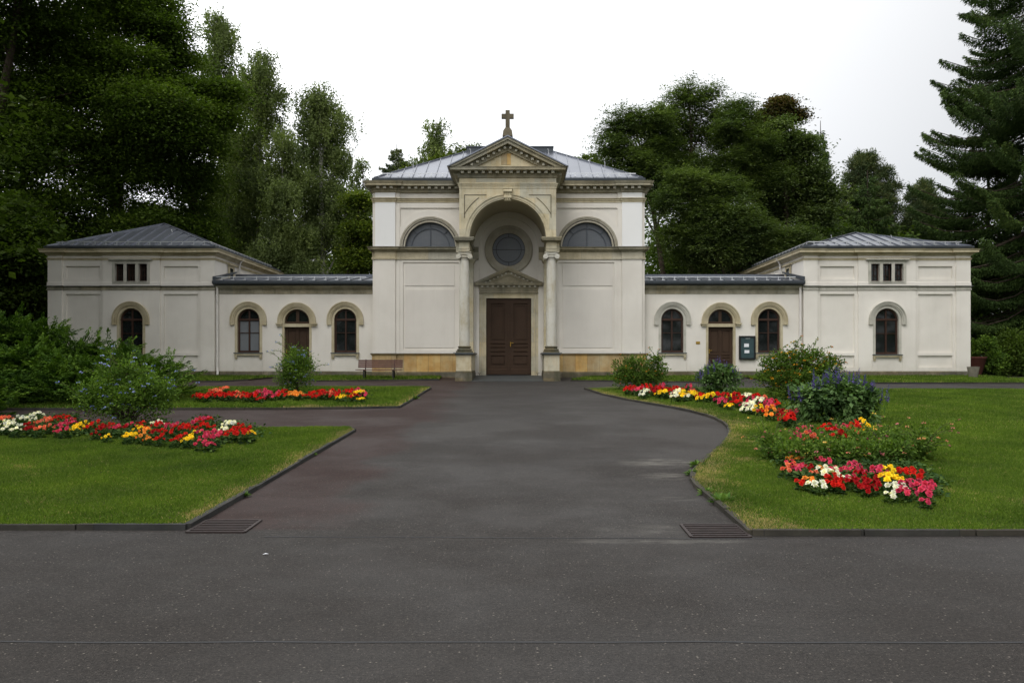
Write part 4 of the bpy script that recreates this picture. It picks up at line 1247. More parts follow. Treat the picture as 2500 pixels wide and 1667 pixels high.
# ---------------------------------------------------------------- foliage tools
nr = np.random.RandomState(11)
def unit(a): return a / (np.linalg.norm(a, axis=1, keepdims=True) + 1e-9)
def rdir(n): return unit(nr.normal(size=(n, 3)))
def leaf_obj(name, C, A, Nn, L, W, mat, rnd, parent=None, org=(0, 0, 0), link=True):
    """diamond leaves: base C, axis A, face normal near Nn"""
    n = len(C)
    A = unit(A); Bv = unit(np.cross(A, Nn))
    L = np.broadcast_to(np.asarray(L, float).reshape(-1, 1), (n, 1)); W = np.broadcast_to(np.asarray(W, float).reshape(-1, 1), (n, 1))
    up = unit(np.cross(Bv, A))
    V = np.empty((n, 4, 3))
    V[:, 0] = C; V[:, 1] = C + A*L*.45 + Bv*W*.5 + up*L*.06; V[:, 2] = C + A*L; V[:, 3] = C + A*L*.45 - Bv*W*.5 + up*L*.06
    V -= np.array(org)
    me = bpy.data.meshes.new(name)
    me.vertices.add(4*n); me.vertices.foreach_set('co', V.reshape(-1).astype(np.float32))
    me.loops.add(4*n); me.loops.foreach_set('vertex_index', np.arange(4*n, dtype=np.int32))
    me.polygons.add(n); me.polygons.foreach_set('loop_start', np.arange(0, 4*n, 4, dtype=np.int32))
    me.update(calc_edges=True)
    at = me.attributes.new('rnd', 'FLOAT', 'FACE'); at.data.foreach_set('value', np.asarray(rnd, np.float32))
    if mat: me.materials.append(mat)
    if not link: return me
    o = bpy.data.objects.new(name, me); COL.objects.link(o)
    if parent: o.parent = parent
    return o
def clumps(lobes, n, per, shell=.42):
    """lobes (x,y,z,r,rz) -> clump centres, outward vectors"""
    lobes = np.array(lobes, float)
    w = lobes[:, 3]**2; w /= w.sum()
    k = max(1, int(n / per))
    idx = nr.choice(len(lobes), k, p=w)
    d = rdir(k); d[:, 2] = np.where((d[:, 2] < -.3) & (nr.rand(k) < .6), -d[:, 2], d[:, 2])
    rr = 1 - shell * nr.rand(k)**1.6
    rr = np.where(nr.rand(k) < .18, nr.rand(k), rr) * nr.uniform(.9, 1.12, k)
    L = lobes[idx]
    P = L[:, :3] + d * rr[:, None] * np.stack([L[:, 3], L[:, 3], L[:, 4]], 1)
    return P, d
def crown(kind, lobes, n, leaf, clump):
    l, w = leaf
    if kind == 'broad':
        per = 60; P, D = clumps(lobes, n, per); k = len(P)
        out = D.copy(); out[:, 2] *= .3; out = unit(out + .2*rdir(k))
        i = np.repeat(np.arange(k), per); m = len(i)
        sz = nr.uniform(.6, 1.5, k)[i] * clump
        off = nr.normal(size=(m, 3)) * sz[:, None] * np.array([1, 1, .22])
        rad = (off * out[i]).sum(1)
        off[:, 2] -= .28 * np.abs(rad)
        C = P[i] + off
        A = out[i] * .8 + rdir(m) * .9; A[:, 2] = A[:, 2]*.5 - .12
        Nn = np.array([0, 0, 1.0]) + rdir(m) * .75
        rnd = np.clip(nr.rand(k)[i] * .75 + nr.rand(m) * .25, 0, 1)
    elif kind == 'birch':
        per = 80; P, D = clumps(lobes, n, per, .5); k = len(P)
        i = np.repeat(np.arange(k), per); m = len(i)
        st = nr.randint(0, 5, m); so = nr.normal(size=(k, 5, 3)) * clump * np.array([.8, .8, .5])
        ln = nr.uniform(.4, 1.5, (k, 5)) * clump * 2.2
        t = nr.rand(m)
        C = P[i] + so[i, st]; C[:, 2] -= t * ln[i, st]
        C += nr.normal(size=(m, 3)) * .07
        A = rdir(m) * .8 + np.array([0, 0, -.8]); Nn = rdir(m)
        rnd = np.clip(nr.rand(k)[i] * .65 + nr.rand(m) * .35, 0, 1)
    elif kind == 'locust':
        per = 64; P, D = clumps(lobes, n, per); k = len(P)
        i = np.repeat(np.arange(k), per); m = len(i)
        fr = nr.randint(0, 5, m)
        fd = rdir(k*5).reshape(k, 5, 3); fd[:, :, 2] *= .25; fd += D[:, None, :] * .4
        fd /= np.linalg.norm(fd, axis=2, keepdims=True)
        t = nr.uniform(0, 1, m)
        C = P[i] + fd[i, fr] * (t * clump * 2.2)[:, None] + nr.normal(size=(m, 3)) * clump * np.array([.22, .22, .1])
        C[:, 2] -= t**2 * clump * .55
        side = np.cross(fd[i, fr], [0, 0, 1.0]); A = side * np.where(nr.rand(m) < .5, -1, 1)[:, None] + fd[i, fr]*.5 + rdir(m)*.3
        A[:, 2] -= .2
        Nn = np.array([0, 0, 1.0]) + rdir(m)*.5
        rnd = np.clip(nr.rand(k)[i] * .75 + nr.rand(m) * .25, 0, 1)
    elif kind == 'pine':
        per = 40; P, D = clumps(lobes, n, per, .3); k = len(P)
        i = np.repeat(np.arange(k), per); m = len(i)
        dd = unit(rdir(m) + D[i]*.6 + np.array([0, 0, .5]))
        C = P[i] + dd * nr.uniform(0, 1, m)[:, None] * clump * nr.uniform(.7, 1.2, k)[i][:, None]
        A = dd + rdir(m)*.3; Nn = rdir(m)
        rnd = np.clip(nr.rand(k)[i]*.6 + nr.rand(m)*.4, 0, 1)
    elif kind == 'juniper':
        per = 90; P, D = clumps(lobes, n, per, .35); k = len(P)
        d0 = D.copy(); d0[:, 2] = np.abs(d0[:, 2])*.22 + .03; d0 = unit(d0 + rdir(k)*.25)
        i = np.repeat(np.arange(k), per); m = len(i)
        t = nr.rand(m)**.8; ln = nr.uniform(.6, 1.3, k)[i]*clump
        wid = (1 - t*.85) * .17 * clump
        C = P[i] + d0[i] * (t*ln)[:, None] + nr.normal(size=(m, 3)) * wid[:, None] * np.array([1, 1, .22])
        C[:, 2] += (t**2) * .16 * clump
        A = d0[i]*1.2 + rdir(m)*.42; Nn = np.array([0, 0, 1.0]) + rdir(m)*.6
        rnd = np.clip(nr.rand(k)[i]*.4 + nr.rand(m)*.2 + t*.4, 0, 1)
    else:            # bush
        per = 14; P, D = clumps(lobes, n, per, .5); k = len(P)
        i = np.repeat(np.arange(k), per); m = len(i)
        C = P[i] + nr.normal(size=(m, 3)) * clump
        A = D[i]*.9 + rdir(m)*.8; A[:, 2] += .05; Nn = np.array([0, -.1, 1.0]) + D[i]*.5 + rdir(m)*.6
        rnd = np.clip(nr.rand(k)[i]*.45 + nr.rand(m)*.55, 0, 1)
    sz = nr.uniform(.7, 1.25, len(C))
    return C, A, Nn, l*sz, w*sz, rnd

def limb_pts(a, b_, sag=0.0, wob=.12):
    a, b_ = np.array(a, float), np.array(b_, float)
    L = np.linalg.norm(b_-a); out = []
    for t in np.linspace(0, 1, 7):
        p = a + (b_-a)*t; k = math.sin(PI*t)
        p = p + nr.normal(size=3)*wob*k*L*.12; p[2] += sag*k*L
        out.append(tuple(p))
    return out
def tree(name, label, cat, base, lobes, kind, n, leaf, clump, mat, trunk=.28, bark='bark', group=None, top=None, crown_name='crown', limbs=True, split=True):
    bx_, by_ = base[0], base[1]; bz_ = gz(by_) - .1
    root = tag(empty(name, (bx_, by_, bz_)), label, cat, group)
    org = (bx_, by_, bz_)
    sub = lobes
    if kind in ('broad', 'birch', 'locust', 'pine') and split:
        sub = []
        for x, y, z, r, rz in lobes:
            sub.append((x, y, z, r*.66, rz*.66))
            for q in range(6):
                d = rdir(1)[0]; f_ = nr.uniform(.38, .58)
                sub.append((x + d[0]*r*.68, y + d[1]*r*.68, z + d[2]*rz*.68, r*f_, rz*f_*(1.1 if kind == 'locust' else 1)))
    if kind == 'juniper':
        sub = []
        for x, y, z, r, rz in lobes:
            for q in range(9):
                f_ = (q + .5) / 9
                a_ = nr.uniform(0, 2*PI); rr_ = r * math.sqrt(max(.05, 1 - (2*f_-1)**2)) * .45
                sub.append((x + math.cos(a_)*rr_, y + math.sin(a_)*rr_, z + (2*f_-1)*rz*.95, r*nr.uniform(.42, .62), r*.07))
    C, A, Nn, L, W, rnd = crown(kind, sub, n, leaf, clump)
    keep = C[:, 2] > gz(by_) + .02
    leaf_obj(crown_name, C[keep], A[keep], Nn[keep], L[keep], W[keep], M[mat], rnd[keep], root, org)
    if trunk:
        la = np.array(lobes)
        zt = la[:, 2].max(); zb_ = la[:, 2].min()
        tx = la[la[:, 2].argmax()]
        H = zt - bz_
        pts = []; rad = []
        for i in range(9):
            t = i/8
            mx_ = t**1.6
            pts.append((bx_ + (tx[0]-bx_)*mx_ + math.sin(t*5+bx_)*.12*H*.06, by_ + (tx[1]-by_)*mx_ + math.cos(t*4)*.1, bz_ + H*t)); rad.append(trunk*(1-t)**.8*(1.25 if i == 0 else 1) + .025)
        mb = MB(*org); mb.tube(pts, rad, 10); tr = mb.build('trunk', M[bark], root)
        if limbs:
            for j, l_ in enumerate(la):
                tz = max(.12, min(.85, (l_[2] - bz_)/H - .12 - .15*(l_[3]/H)))
                k = tz*8; i0 = int(k); f = k - i0
                p0 = tuple(pts[i0][q] + (pts[min(i0+1, 8)][q]-pts[i0][q])*f for q in range(3)); r0 = rad[i0]*.5
                q_ = limb_pts(p0, (l_[0], l_[1], l_[2] + l_[4]*.35), .06)
                mb = MB(*org); mb.tube(q_, [max(.02, r0*(1-t*.85)) for t in np.linspace(0, 1, 7)], 6)
                for _ in range(3):
                    d = rdir(1)[0]; e = (l_[0]+d[0]*l_[3]*.8, l_[1]+d[1]*l_[3]*.8, l_[2]+abs(d[2])*l_[4]*.7)
                    mb.tube(limb_pts(q_[4], e, .04), [max(.012, r0*.4*(1-t*.8)) for t in np.linspace(0, 1, 7)], 5)
                mb.build('limb', M[bark], root)
    return root
def PL(Y, items, rz=1.0, dj=.5):
    """lobes given where the photograph shows them: (u, v, r in photo pixels[, dY])"""
    out = []
    for it in items:
        u, v, r = it[:3]; y = Y + (it[3] if len(it) > 3 else nr.uniform(-dj, dj)*r*Y/F)
        x, _, z = AT(u, v, y); rr = r*y/F
        out.append((x, y, z, rr, rr*rz))
    return out
def spruce(name, label, base, H, rfun, z0, n_per_m, mat, leaf=(.2, .045), whorl=.42, per=7, zmin=1.0, half=None, group=None, drop=.55, jit=1.0):
    bx_, by_ = base; bz_ = gz(by_)
    root = tag(empty(name, (bx_, by_, bz_)), label, 'tree', group)
    Cs, As, Rs = [], [], []
    br = MB(bx_, by_, bz_)
    z = zmin
    while z < H - .3:
        R0 = rfun(z)
        for j in range(per):
            a = nr.uniform(0, 2*PI)
            if half is not None and math.cos(a - half) < -.45: continue
            Rb = R0 * nr.uniform(.72, 1.08)
            if Rb < .15: continue
            zz = z + nr.uniform(-.2, .2)*jit
            d = np.array([math.cos(a), math.sin(a), 0]); sd_ = np.array([-math.sin(a), math.cos(a), 0])
            n = int(n_per_m * Rb)
            t = nr.uniform(.12, 1, n)**.8
            def cl(t): return np.outer(t*Rb, d) + np.array([0, 0, 1.0]) * (bz_ + zz + Rb*(.02 - .30*np.sin(t*PI*.62) + .20*t**3))[:, None]
            s = nr.uniform(-1, 1, n); wd = (.10 + .30*(1-t)*min(Rb, 4)*.5 + .12)
            c = cl(t) + np.outer(s*wd, sd_)
            hang = (nr.rand(n)**1.7) * drop * (0.35 + .65*(1-t)) * nr.uniform(.6, 1.2)
            hang *= (nr.rand(n) < .8)
            c[:, 2] -= hang + np.abs(s)*wd*.25 + nr.uniform(0, .05, n)
            c += nr.normal(size=(n, 3))*.03
            A = np.outer(np.ones(n)*.5, d) + np.outer(np.sign(s)*.5, sd_) + rdir(n)*.45
            A[:, 2] -= .4 + hang*1.2
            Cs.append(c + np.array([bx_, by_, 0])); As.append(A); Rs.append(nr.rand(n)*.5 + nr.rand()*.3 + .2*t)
            if Rb > .8:
                tt = np.linspace(0, .95, 6); q = cl(tt) + np.array([bx_, by_, 0])
                br.tube([tuple(p) for p in q], [.05*min(1, Rb/4)*(1-x*.8)+.006 for x in tt], 5)
        z += whorl * nr.uniform(.8, 1.2)
    C = np.concatenate(Cs); A = np.concatenate(As); rn = np.clip(np.concatenate(Rs), 0, 1)
    nsz = nr.uniform(.7, 1.25, len(C))
    leaf_obj('crown', C, A, rdir(len(C)), leaf[0]*nsz, leaf[1]*nsz, M[mat], rn, root, (bx_, by_, bz_))
    if br.v: br.build('branches', M['bark'], root)
    mb = MB(bx_, by_, bz_); mb.tube([(bx_, by_, bz_-.1), (bx_, by_, bz_+H*.3), (bx_+.05, by_, bz_+H*.7), (bx_, by_, bz_+H)], [H*.014, H*.010, H*.005, .02], 10); mb.build('trunk', M['bark'], root)
    return root

M['beech'] = mat_leaf('beech_leaves', [(0, (0.030, 0.050, 0.010)), (.5, (0.058, 0.095, 0.017)), (.85, (0.09, 0.14, 0.022)), (1, (0.13, 0.17, 0.028))], .32)
M['birch'] = mat_leaf('birch_leaves', [(0, (0.066, 0.092, 0.032)), (.5, (0.118, 0.155, 0.058)), (1, (0.20, 0.25, 0.10))], .33)
M['locust'] = mat_leaf('locust_leaves', [(0, (0.042, 0.064, 0.024)), (.5, (0.080, 0.115, 0.042)), (1, (0.145, 0.19, 0.07))], .3)
M['rusty'] = mat_leaf('reddening_leaves', [(0, (0.04, 0.04, 0.018)), (.4, (0.065, 0.065, 0.025)), (.7, (0.11, 0.07, 0.035)), (1, (0.08, 0.11, 0.03))])
M['maple'] = mat_leaf('maple_leaves', [(0, (0.04, 0.065, 0.01)), (.5, (0.075, 0.11, 0.018)), (1, (0.18, 0.22, 0.03))])
M['pine'] = mat_leaf('pine_needles', [(0, (0.035, 0.06, 0.026)), (.5, (0.068, 0.10, 0.042)), (1, (0.16, 0.165, 0.065))], .1)
M['spruce'] = mat_leaf('spruce_needles', [(0, (0.022, 0.042, 0.012)), (.6, (0.045, 0.08, 0.020)), (1, (0.09, 0.13, 0.03))], .1)
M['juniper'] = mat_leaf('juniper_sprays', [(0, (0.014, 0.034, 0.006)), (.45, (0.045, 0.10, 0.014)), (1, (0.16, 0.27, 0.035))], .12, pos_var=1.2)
M['shrub'] = mat_leaf('shrub_leaves', [(0, (0.035, 0.07, 0.012)), (.5, (0.08, 0.15, 0.022)), (1, (0.19, 0.29, 0.045))], .3, pos_var=2)
M['lantana'] = mat_leaf('lantana_leaves', [(0, (0.028, 0.060, 0.010)), (.5, (0.065, 0.12, 0.018)), (1, (0.15, 0.23, 0.035))], .25, pos_var=2)
M['salvia'] = mat_leaf('salvia_leaves', [(0, (0.04, 0.08, 0.025)), (.5, (0.085, 0.155, 0.05)), (1, (0.19, 0.29, 0.11))], .25, pos_var=2)
M['begonia'] = mat_leaf('begonia_leaves', [(0, (0.015, 0.038, 0.010)), (.5, (0.03, 0.068, 0.018)), (1, (0.08, 0.13, 0.03))], .15, pos_var=2)
M['grass'] = mat_leaf('grass_blades', [(0, (0.056, 0.100, 0.013)), (.35, (0.094, 0.158, 0.020)), (.68, (0.160, 0.225, 0.040)), (.78, (0.24, 0.215, 0.09)), (1, (0.42, 0.33, 0.16))], .3, pos_var=.8)
M['weed'] = mat_leaf('weed_leaves', [(0, (0.04, 0.10, 0.02)), (1, (0.12, 0.20, 0.04))], .2)
# ---------------------------------------------------------------- trees behind the chapel
BE = 'dark broadleaf trees on the left'
tree('beech_tree', 'huge dark beech at the left edge of the photo behind the left pavilion', 'tree', (-29, 45), PL(45, [(-60,0,170),(60,-60,150),(30,130,130),(-60,260,160),(100,260,120),(20,400,130),(120,430,110),(40,560,120),(-60,560,140),(110,610,70)], 1.0), 'broad', 210000, (.165,.11), .6, 'beech', .55, group=BE)
tree('beech_tree', 'dark beech rising out of the frame above the left pavilion roof', 'tree', (-22, 47), PL(47, [(230,-40,130),(180,90,110),(310,60,110),(240,210,120),(330,250,110),(200,370,110),(310,420,110),(230,520,90),(330,560,80),(160,580,80),(300,310,95),(390,300,85),(290,150,90)], 1.0), 'broad', 200000, (.165,.11), .6, 'beech', .5, group=BE)
tree('beech_tree', 'dark beech with its right edge against the sky beside the tall birches', 'tree', (-18, 49), PL(49, [(350,-30,75),(380,70,68),(395,170,75),(430,250,70),(455,340,65),(380,360,80),(440,450,75),(400,550,80),(480,560,60),(470,210,38),(560,235,34),(540,290,38),(500,265,36)], 1.0), 'broad', 160000, (.16,.105), .55, 'beech', .42, group=BE)
tree('beech_tree', 'low dark beech boughs hanging beside the left end wall of the left pavilion', 'tree', (-25.5, 40.5), PL(40, [(60,640,60),(20,560,70),(90,560,40),(-30,650,80),(60,720,50),(0,740,60),(100,700,22),(90,770,22),(40,800,50),(-40,800,60)], 1.0), 'broad', 60000, (.19,.12), .5, 'beech', .35, group=BE)
BI = 'birches left of the chapel'
tree('birch_tree', 'tallest slender birch with its thin tip near the top of the photo', 'tree', (-20, 58), PL(58, [(525,35,18),(530,65,28),(545,100,36),(530,140,38),(545,175,38),(520,205,35),(550,230,40),(540,300,50),(560,380,60),(530,470,65),(560,560,60)], 1.15), 'birch', 60000, (.13,.10), .38, 'birch', .2, 'birchbark', BI)
tree('birch_tree', 'open spreading birch between the tallest birch and the weeping birch', 'tree', (-17, 55), PL(55, [(635,140,22),(650,170,35),(618,185,34),(680,235,30),(640,235,45),(600,240,36),(650,290,38),(620,350,50),(600,420,60),(640,450,60),(590,520,70),(650,560,70),(600,620,60)], 1.05), 'birch', 75000, (.13,.10), .4, 'birch', .24, 'birchbark', BI)
tree('birch_tree', 'weeping birch nearest the left side of the chapel roof', 'tree', (-12.8, 54), PL(54, [(785,225,22),(760,240,32),(805,265,36),(760,300,40),(800,330,44),(835,300,22),(780,390,55),(830,400,34),(760,460,65),(830,480,50),(790,560,70),(860,520,40),(740,560,60),(850,600,50)], 1.1), 'birch', 95000, (.12,.09), .42, 'birch', .22, 'birchbark', BI)
tree('birch_tree', 'low rounded birch in front of the weeping birch behind the left wing', 'tree', (-15, 51), PL(51, [(695,325,24),(690,360,36),(700,420,48),(690,500,60),(720,570,60),(670,590,60),(640,640,50),(740,640,50)], 1.1), 'birch', 60000, (.12,.09), .4, 'birch', .18, 'birchbark', BI)
tree('thin_tree', 'small thin tree just left of the chapel eaves', 'tree', (-10.5, 58), PL(58, [(884,405,16),(870,430,18),(893,450,14),(880,490,30),(870,540,36),(890,590,36),(860,640,36)], 1.1), 'birch', 15000, (.13,.10), .3, 'birch', .13, 'bark')
tree('maple_tree', 'bright green leafy tree close behind the left wing and chapel corner', 'tree', (-10.8, 50), PL(50, [(880,500,26),(890,560,36),(870,620,40),(900,640,30)], 1.1), 'broad', 26000, (.17,.12), .4, 'maple', .14)
spruce('spruce_tree', 'small spruce tip just above the left slope of the chapel roof', (-11.2, 76), 20.4, lambda z: max(.05, (20.4-z)*.62+.1), 0, 200, 'pine', (.22,.06), .5, 7, 15.0)
tree('birch_tree', 'narrow birch top above the chapel roof left of the gable', 'tree', (-7.4, 72), PL(72, [(1068,300,17),(1064,322,22),(1075,345,22),(1060,370,34),(1095,385,30),(1030,395,26),(1070,420,50)], 1.15), 'birch', 14000, (.16,.12), .36, 'birch', .14, 'birchbark')
tree('maple_tree', 'green leafy tree top beside the birch above the chapel roof', 'tree', (-5.2, 70), PL(70, [(1125,375,24),(1155,365,14),(1105,395,30),(1150,400,30),(1190,400,25),(1060,410,30),(1010,410,18)], 1.0), 'broad', 9000, (.2,.14), .35, 'maple', .16)
tree('maple_tree', 'yellow green tree top above the right slope of the chapel roof', 'tree', (6.6, 68), PL(68, [(1430,390,16),(1415,400,15),(1455,400,20),(1480,410,24),(1500,430,30),(1450,430,30)], 1.0), 'broad', 7000, (.2,.14), .3, 'maple', .15)
LO = 'feathery locust trees right of the chapel'
tree('locust_tree', 'feathery locust tree leaning over the right chapel roof', 'tree', (9.2, 50), PL(50, [(1500,315,36),(1540,290,34),(1480,345,20),(1560,330,45),(1520,370,50),(1580,400,55),(1550,440,60),(1600,300,40),(1490,380,22),(1540,500,40),(1600,430,48),(1615,490,42),(1620,360,40)], .85), 'locust', 85000, (.16,.065), .42, 'locust', .2, group=LO)
tree('locust_tree', 'tallest feathery locust tree in the group right of the chapel', 'tree', (10.6, 52), PL(52, [(1680,215,20),(1650,235,30),(1725,235,30),(1700,265,45),(1640,290,50),(1740,290,35),(1700,340,60),(1640,370,60),(1760,360,45),(1700,430,70),(1630,470,45),(1640,420,50),(1740,480,55)], .85), 'locust', 95000, (.16,.065), .44, 'locust', .22, group=LO)
tree('locust_tree', 'locust tree in the middle of the group with a gap to the reddening one', 'tree', (13.2, 50), PL(50, [(1810,255,18),(1795,280,32),(1830,290,20),(1790,330,50),(1830,370,55),(1780,420,70),(1850,440,60)], .8), 'locust', 60000, (.16,.065), .44, 'locust', .2, group=LO)
tree('reddening_tree', 'rounded tree with rust red leaves at its top right of the locusts', 'tree', (15.6, 53), PL(53, [(1905,250,18),(1900,280,38),(1935,280,20),(1860,290,25)], .9), 'broad', 14000, (.17,.11), .35, 'rusty', .2, limbs=True)
tree('dark_round_tree', 'big rounded dark tree at the right end of the grove', 'tree', (16.8, 52), PL(52, [(1900,330,55),(1950,360,50),(1880,390,70),(1960,430,60),(1990,420,36),(2010,470,28),(1940,500,80),(1985,540,50),(2000,600,40),(1890,470,80),(1850,540,60)], .85), 'broad', 100000, (.17,.11), .45, 'locust', .3)
tree('locust_tree', 'low spreading locust tree directly behind the right wing roof', 'tree', (12.5, 46), PL(46, [(1640,490,40),(1700,530,55),(1770,540,70),(1840,570,60),(1720,590,50),(1800,620,60),(1880,620,50),(1660,440,36),(1900,660,50),(1940,600,50),(1650,580,40),(1690,640,40),(1700,460,44),(1780,470,50)], .65), 'locust', 150000, (.16,.065), .5, 'locust', .2, group=LO)
spruce('spruce_tree', 'spruce tip showing at the right shoulder of the grove', (23.6, 66), 19.6, lambda z: max(.05, (19.6-z)*.22), 0, 150, 'spruce', (.24,.06), .5, 7, 4.0)
PI_ = 'pines above the right pavilion'
tree('pine_tree', 'broad topped pine above the right pavilion roof', 'tree', (24.5, 60), PL(60, [(2110,395,22),(2125,410,24),(2090,415,22),(2150,440,26),(2080,450,26),(2115,460,40),(2065,495,26),(2165,480,26),(2120,510,48),(2060,530,30),(2180,520,34),(2185,465,14),(2100,560,55),(2160,575,50),(2040,560,26),(2055,600,40)], 1.0), 'pine', 80000, (.2,.045), .42, 'pine', .28, group=PI_)
tree('pine_tree', 'smaller pine between the broad pine and the big spruce', 'tree', (29, 61), PL(61, [(2250,462,20),(2235,485,24),(2270,480,20),(2255,510,34),(2285,500,14),(2235,540,36),(2280,550,40),(2250,580,50),(2215,590,40)], 1.0), 'pine', 50000, (.2,.045), .42, 'pine', .22, group=PI_)
tree('thin_tree', 'light twiggy tree in the gap left of the broad pine', 'tree', (21.4, 63), PL(63, [(2010,560,20),(2035,520,18),(2020,600,24),(2045,585,20),(1990,640,30)], 1.2), 'birch', 5000, (.12,.09), .35, 'birch', .1)
rf = lambda z: 6.3 - .185*(z-10.4)
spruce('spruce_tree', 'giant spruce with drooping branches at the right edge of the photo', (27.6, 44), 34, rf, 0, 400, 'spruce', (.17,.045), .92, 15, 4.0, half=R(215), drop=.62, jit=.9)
spruce('spruce_tree', 'dark spruce filling the space behind the right corner of the building', (27.0, 48.5), 15.2, lambda z: min(6.5, (15.8-z)*.55), 0, 330, 'spruce', (.20,.05), .6, 8, .6, half=R(230), drop=.8)
spruce('spruce_tree', 'shaded spruce low behind the right pavilion', (21.5, 52), 12.5, lambda z: min(4.5, (13-z)*.5), 0, 200, 'spruce', (.22,.055), .6, 8, .6, half=R(250), drop=.6)

# the wood behind: reads as one dark mass between and under the trees
def wood(label, xr, yr, zr, n, count, tone, rr=(2.5, 4.5), leaf=(.34, .22), mat='beech'):
    lobes = []
    for i in range(count):
        r = nr.uniform(*rr); lobes.append((nr.uniform(*xr), nr.uniform(*yr), nr.uniform(*zr), r, r))
    C, A, Nn, L, W_, rnd = crown('broad', lobes, n, leaf, .8)
    k = C[:, 2] > .9
    o = leaf_obj('woodland', C[k], A[k], Nn[k], L[k], W_[k], M[mat], rnd[k]*tone)
    tag(o, label, 'woodland', kind='stuff')
wood('dark wood far behind the left side of the chapel', (-52, -6), (60, 72), (1, 10), 130000, 110, .8)
wood('dark wood far behind the right side of the chapel', (8, 52), (58, 70), (1, 9.5), 130000, 110, .8)
wood('undergrowth behind the right wing seen under the locust trees', (7.5, 25), (54, 57), (1, 9.0), 90000, 60, 1.0, (1.4, 2.4), (.24, .15))
wood('unseen trees added behind the camera to darken the window reflections', (-50, 50), (-42, -26), (1, 13), 60000, 90, .8, (3, 5), (.6, .4))  # row added out of view so the panes reflect dark foliage
# unseen trees added outside the frame to shade the ends of the building
for i, (x, y, h) in enumerate(((-26.8, 31, 24), (-23, 21, 24), (-22, 9, 22), (27, 20, 20))):
    lb = [(x + nr.uniform(-1.5, 1.5), y + nr.uniform(-3, 3), 5 + (h-5)*t, 4.2*(1-.5*t), 3.6) for t in np.linspace(0, 1, 7)]
    tree('added_shade_tree', ['unseen tree added to shade the left pavilion beside the juniper', 'unseen tree added for shade at the left of the lawn', 'unseen tree added for shade left of the camera', 'unseen tree added for shade at the right of the lawn'][i], 'tree', (x, y), lb, 'broad', 34000, (.38,.25), .8, 'beech', .45, group='unseen trees added for shade')

lb = [(nr.uniform(-28, -18.5), nr.uniform(22, 31), nr.uniform(17.5, 24), nr.uniform(2.6, 3.6), 2.4) for _ in range(13)] + [(-25.8, 31.5, z, 4.4, 3.4) for z in (4, 8, 12, 16)]  # unseen crown shaped to stay above the frame and shade the left pavilion
tree('added_shade_tree', 'unseen wide tree added above the frame to shade the left pavilion', 'tree', (-26, 29), lb, 'broad', 60000, (.36,.24), .8, 'beech', .5, group='unseen trees added for shade', split=False)
# ---------------------------------------------------------------- juniper and shrubs
jl = [(20,842,72,25),(105,855,66,25),(190,878,52,24.5),(265,885,46,24.5),(335,895,36,24),(390,912,32,24),(425,940,30,23.5),(60,905,70,23),(160,925,55,22.5),(250,935,48,22.5),(330,950,42,22.5),(20,950,45,21.6),(120,955,38,21.6),(215,962,36,21.6),(300,968,34,21.8),(380,960,34,22.4),(-60,850,90,25),(-80,930,80,22)]
lobes = []
for u, v, r, y in jl:
    x, _, z = AT(u, v, y); rr = r*y/F; lobes.append((x, y, z, rr, rr*.72))
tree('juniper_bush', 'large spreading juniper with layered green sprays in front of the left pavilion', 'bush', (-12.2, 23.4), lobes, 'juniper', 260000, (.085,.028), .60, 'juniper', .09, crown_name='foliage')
lobes = [(AT(-10,985,19.3)[0], 19.3, gz(19.3)+.35, .55, .38), (AT(-40,960,19.6)[0], 19.6, gz(19.3)+.6, .7, .5)]
tree('juniper_bush', 'small juniper cut off by the left edge of the photo beside the path', 'bush', (AT(-20,985,19.4)[0], 19.4), lobes, 'juniper', 9000, (.09,.03), .35, 'juniper', None, crown_name='foliage')
# shrubs by the right pavilion
def W(x, y, z, r, rz=None): return (x, y, z, r, rz or r)
tree('round_shrub', 'rounded shrub behind the red tub right of the right pavilion', 'bush', (23.0, 38.5), [W(22.4,38.6,1.9,.85),W(22.9,38.4,1.6,.8),W(21.9,38.5,1.4,.7),W(22.6,38.6,2.6,.45),W(23.6,38.4,1.7,.8),W(23.0,38.0,1.3,.8),W(21.5,38.2,1.2,.55)], 'bush', 16000, (.12,.07), .12, 'beech', .05, crown_name='foliage')  # darker beech leaf colour puts the shade under the trees into the foliage
tree('round_shrub', 'leafy shrub growing out of the red tub', 'bush', (20.6, 37.9), [W(20.2,37.6,2.1,.45),W(20.8,37.5,2.2,.5),W(20.0,37.4,1.95,.35),W(21.0,37.0,1.6,.45)], 'bush', 4500, (.11,.065), .08, 'lantana', .03, crown_name='foliage')

# clustered little flowers: small faceted heads
def heads(P, r, rnd, nper=9, flat=.6, spread=None):
    n = len(P); i = np.repeat(np.arange(n), nper); m = len(i)
    d = rdir(m); d[:, 2] = np.abs(d[:, 2])*flat
    C = P[i] + d * (r*.55)
    return C, d + rdir(m)*.4, rdir(m), np.full(m, r*.9), np.full(m, r*.8), rnd[i]
def flowermat(name, stops):
    return mat_leaf(name, stops, .2, .5, pos_var=6)
M['blue'] = flowermat('pale_blue_petals', [(0, (.16, .20, .60)), (1, (.38, .44, .85))])
M['orangehead'] = flowermat('orange_flower_heads', [(0, (.62, .16, .015)), (.6, (.80, .34, .02)), (1, (.85, .55, .05))])
M['pinkhead'] = flowermat('pink_flower_heads', [(0, (.42, .10, .20)), (.5, (.62, .22, .22)), (.8, (.75, .38, .14)), (1, (.75, .6, .15))])
M['redhead'] = flowermat('red_orange_flower_heads', [(0, (.45, .06, .02)), (1, (.75, .25, .03))])
M['violet'] = flowermat('violet_flower_spikes', [(0, (.05, .035, .18)), (1, (.15, .11, .40))])
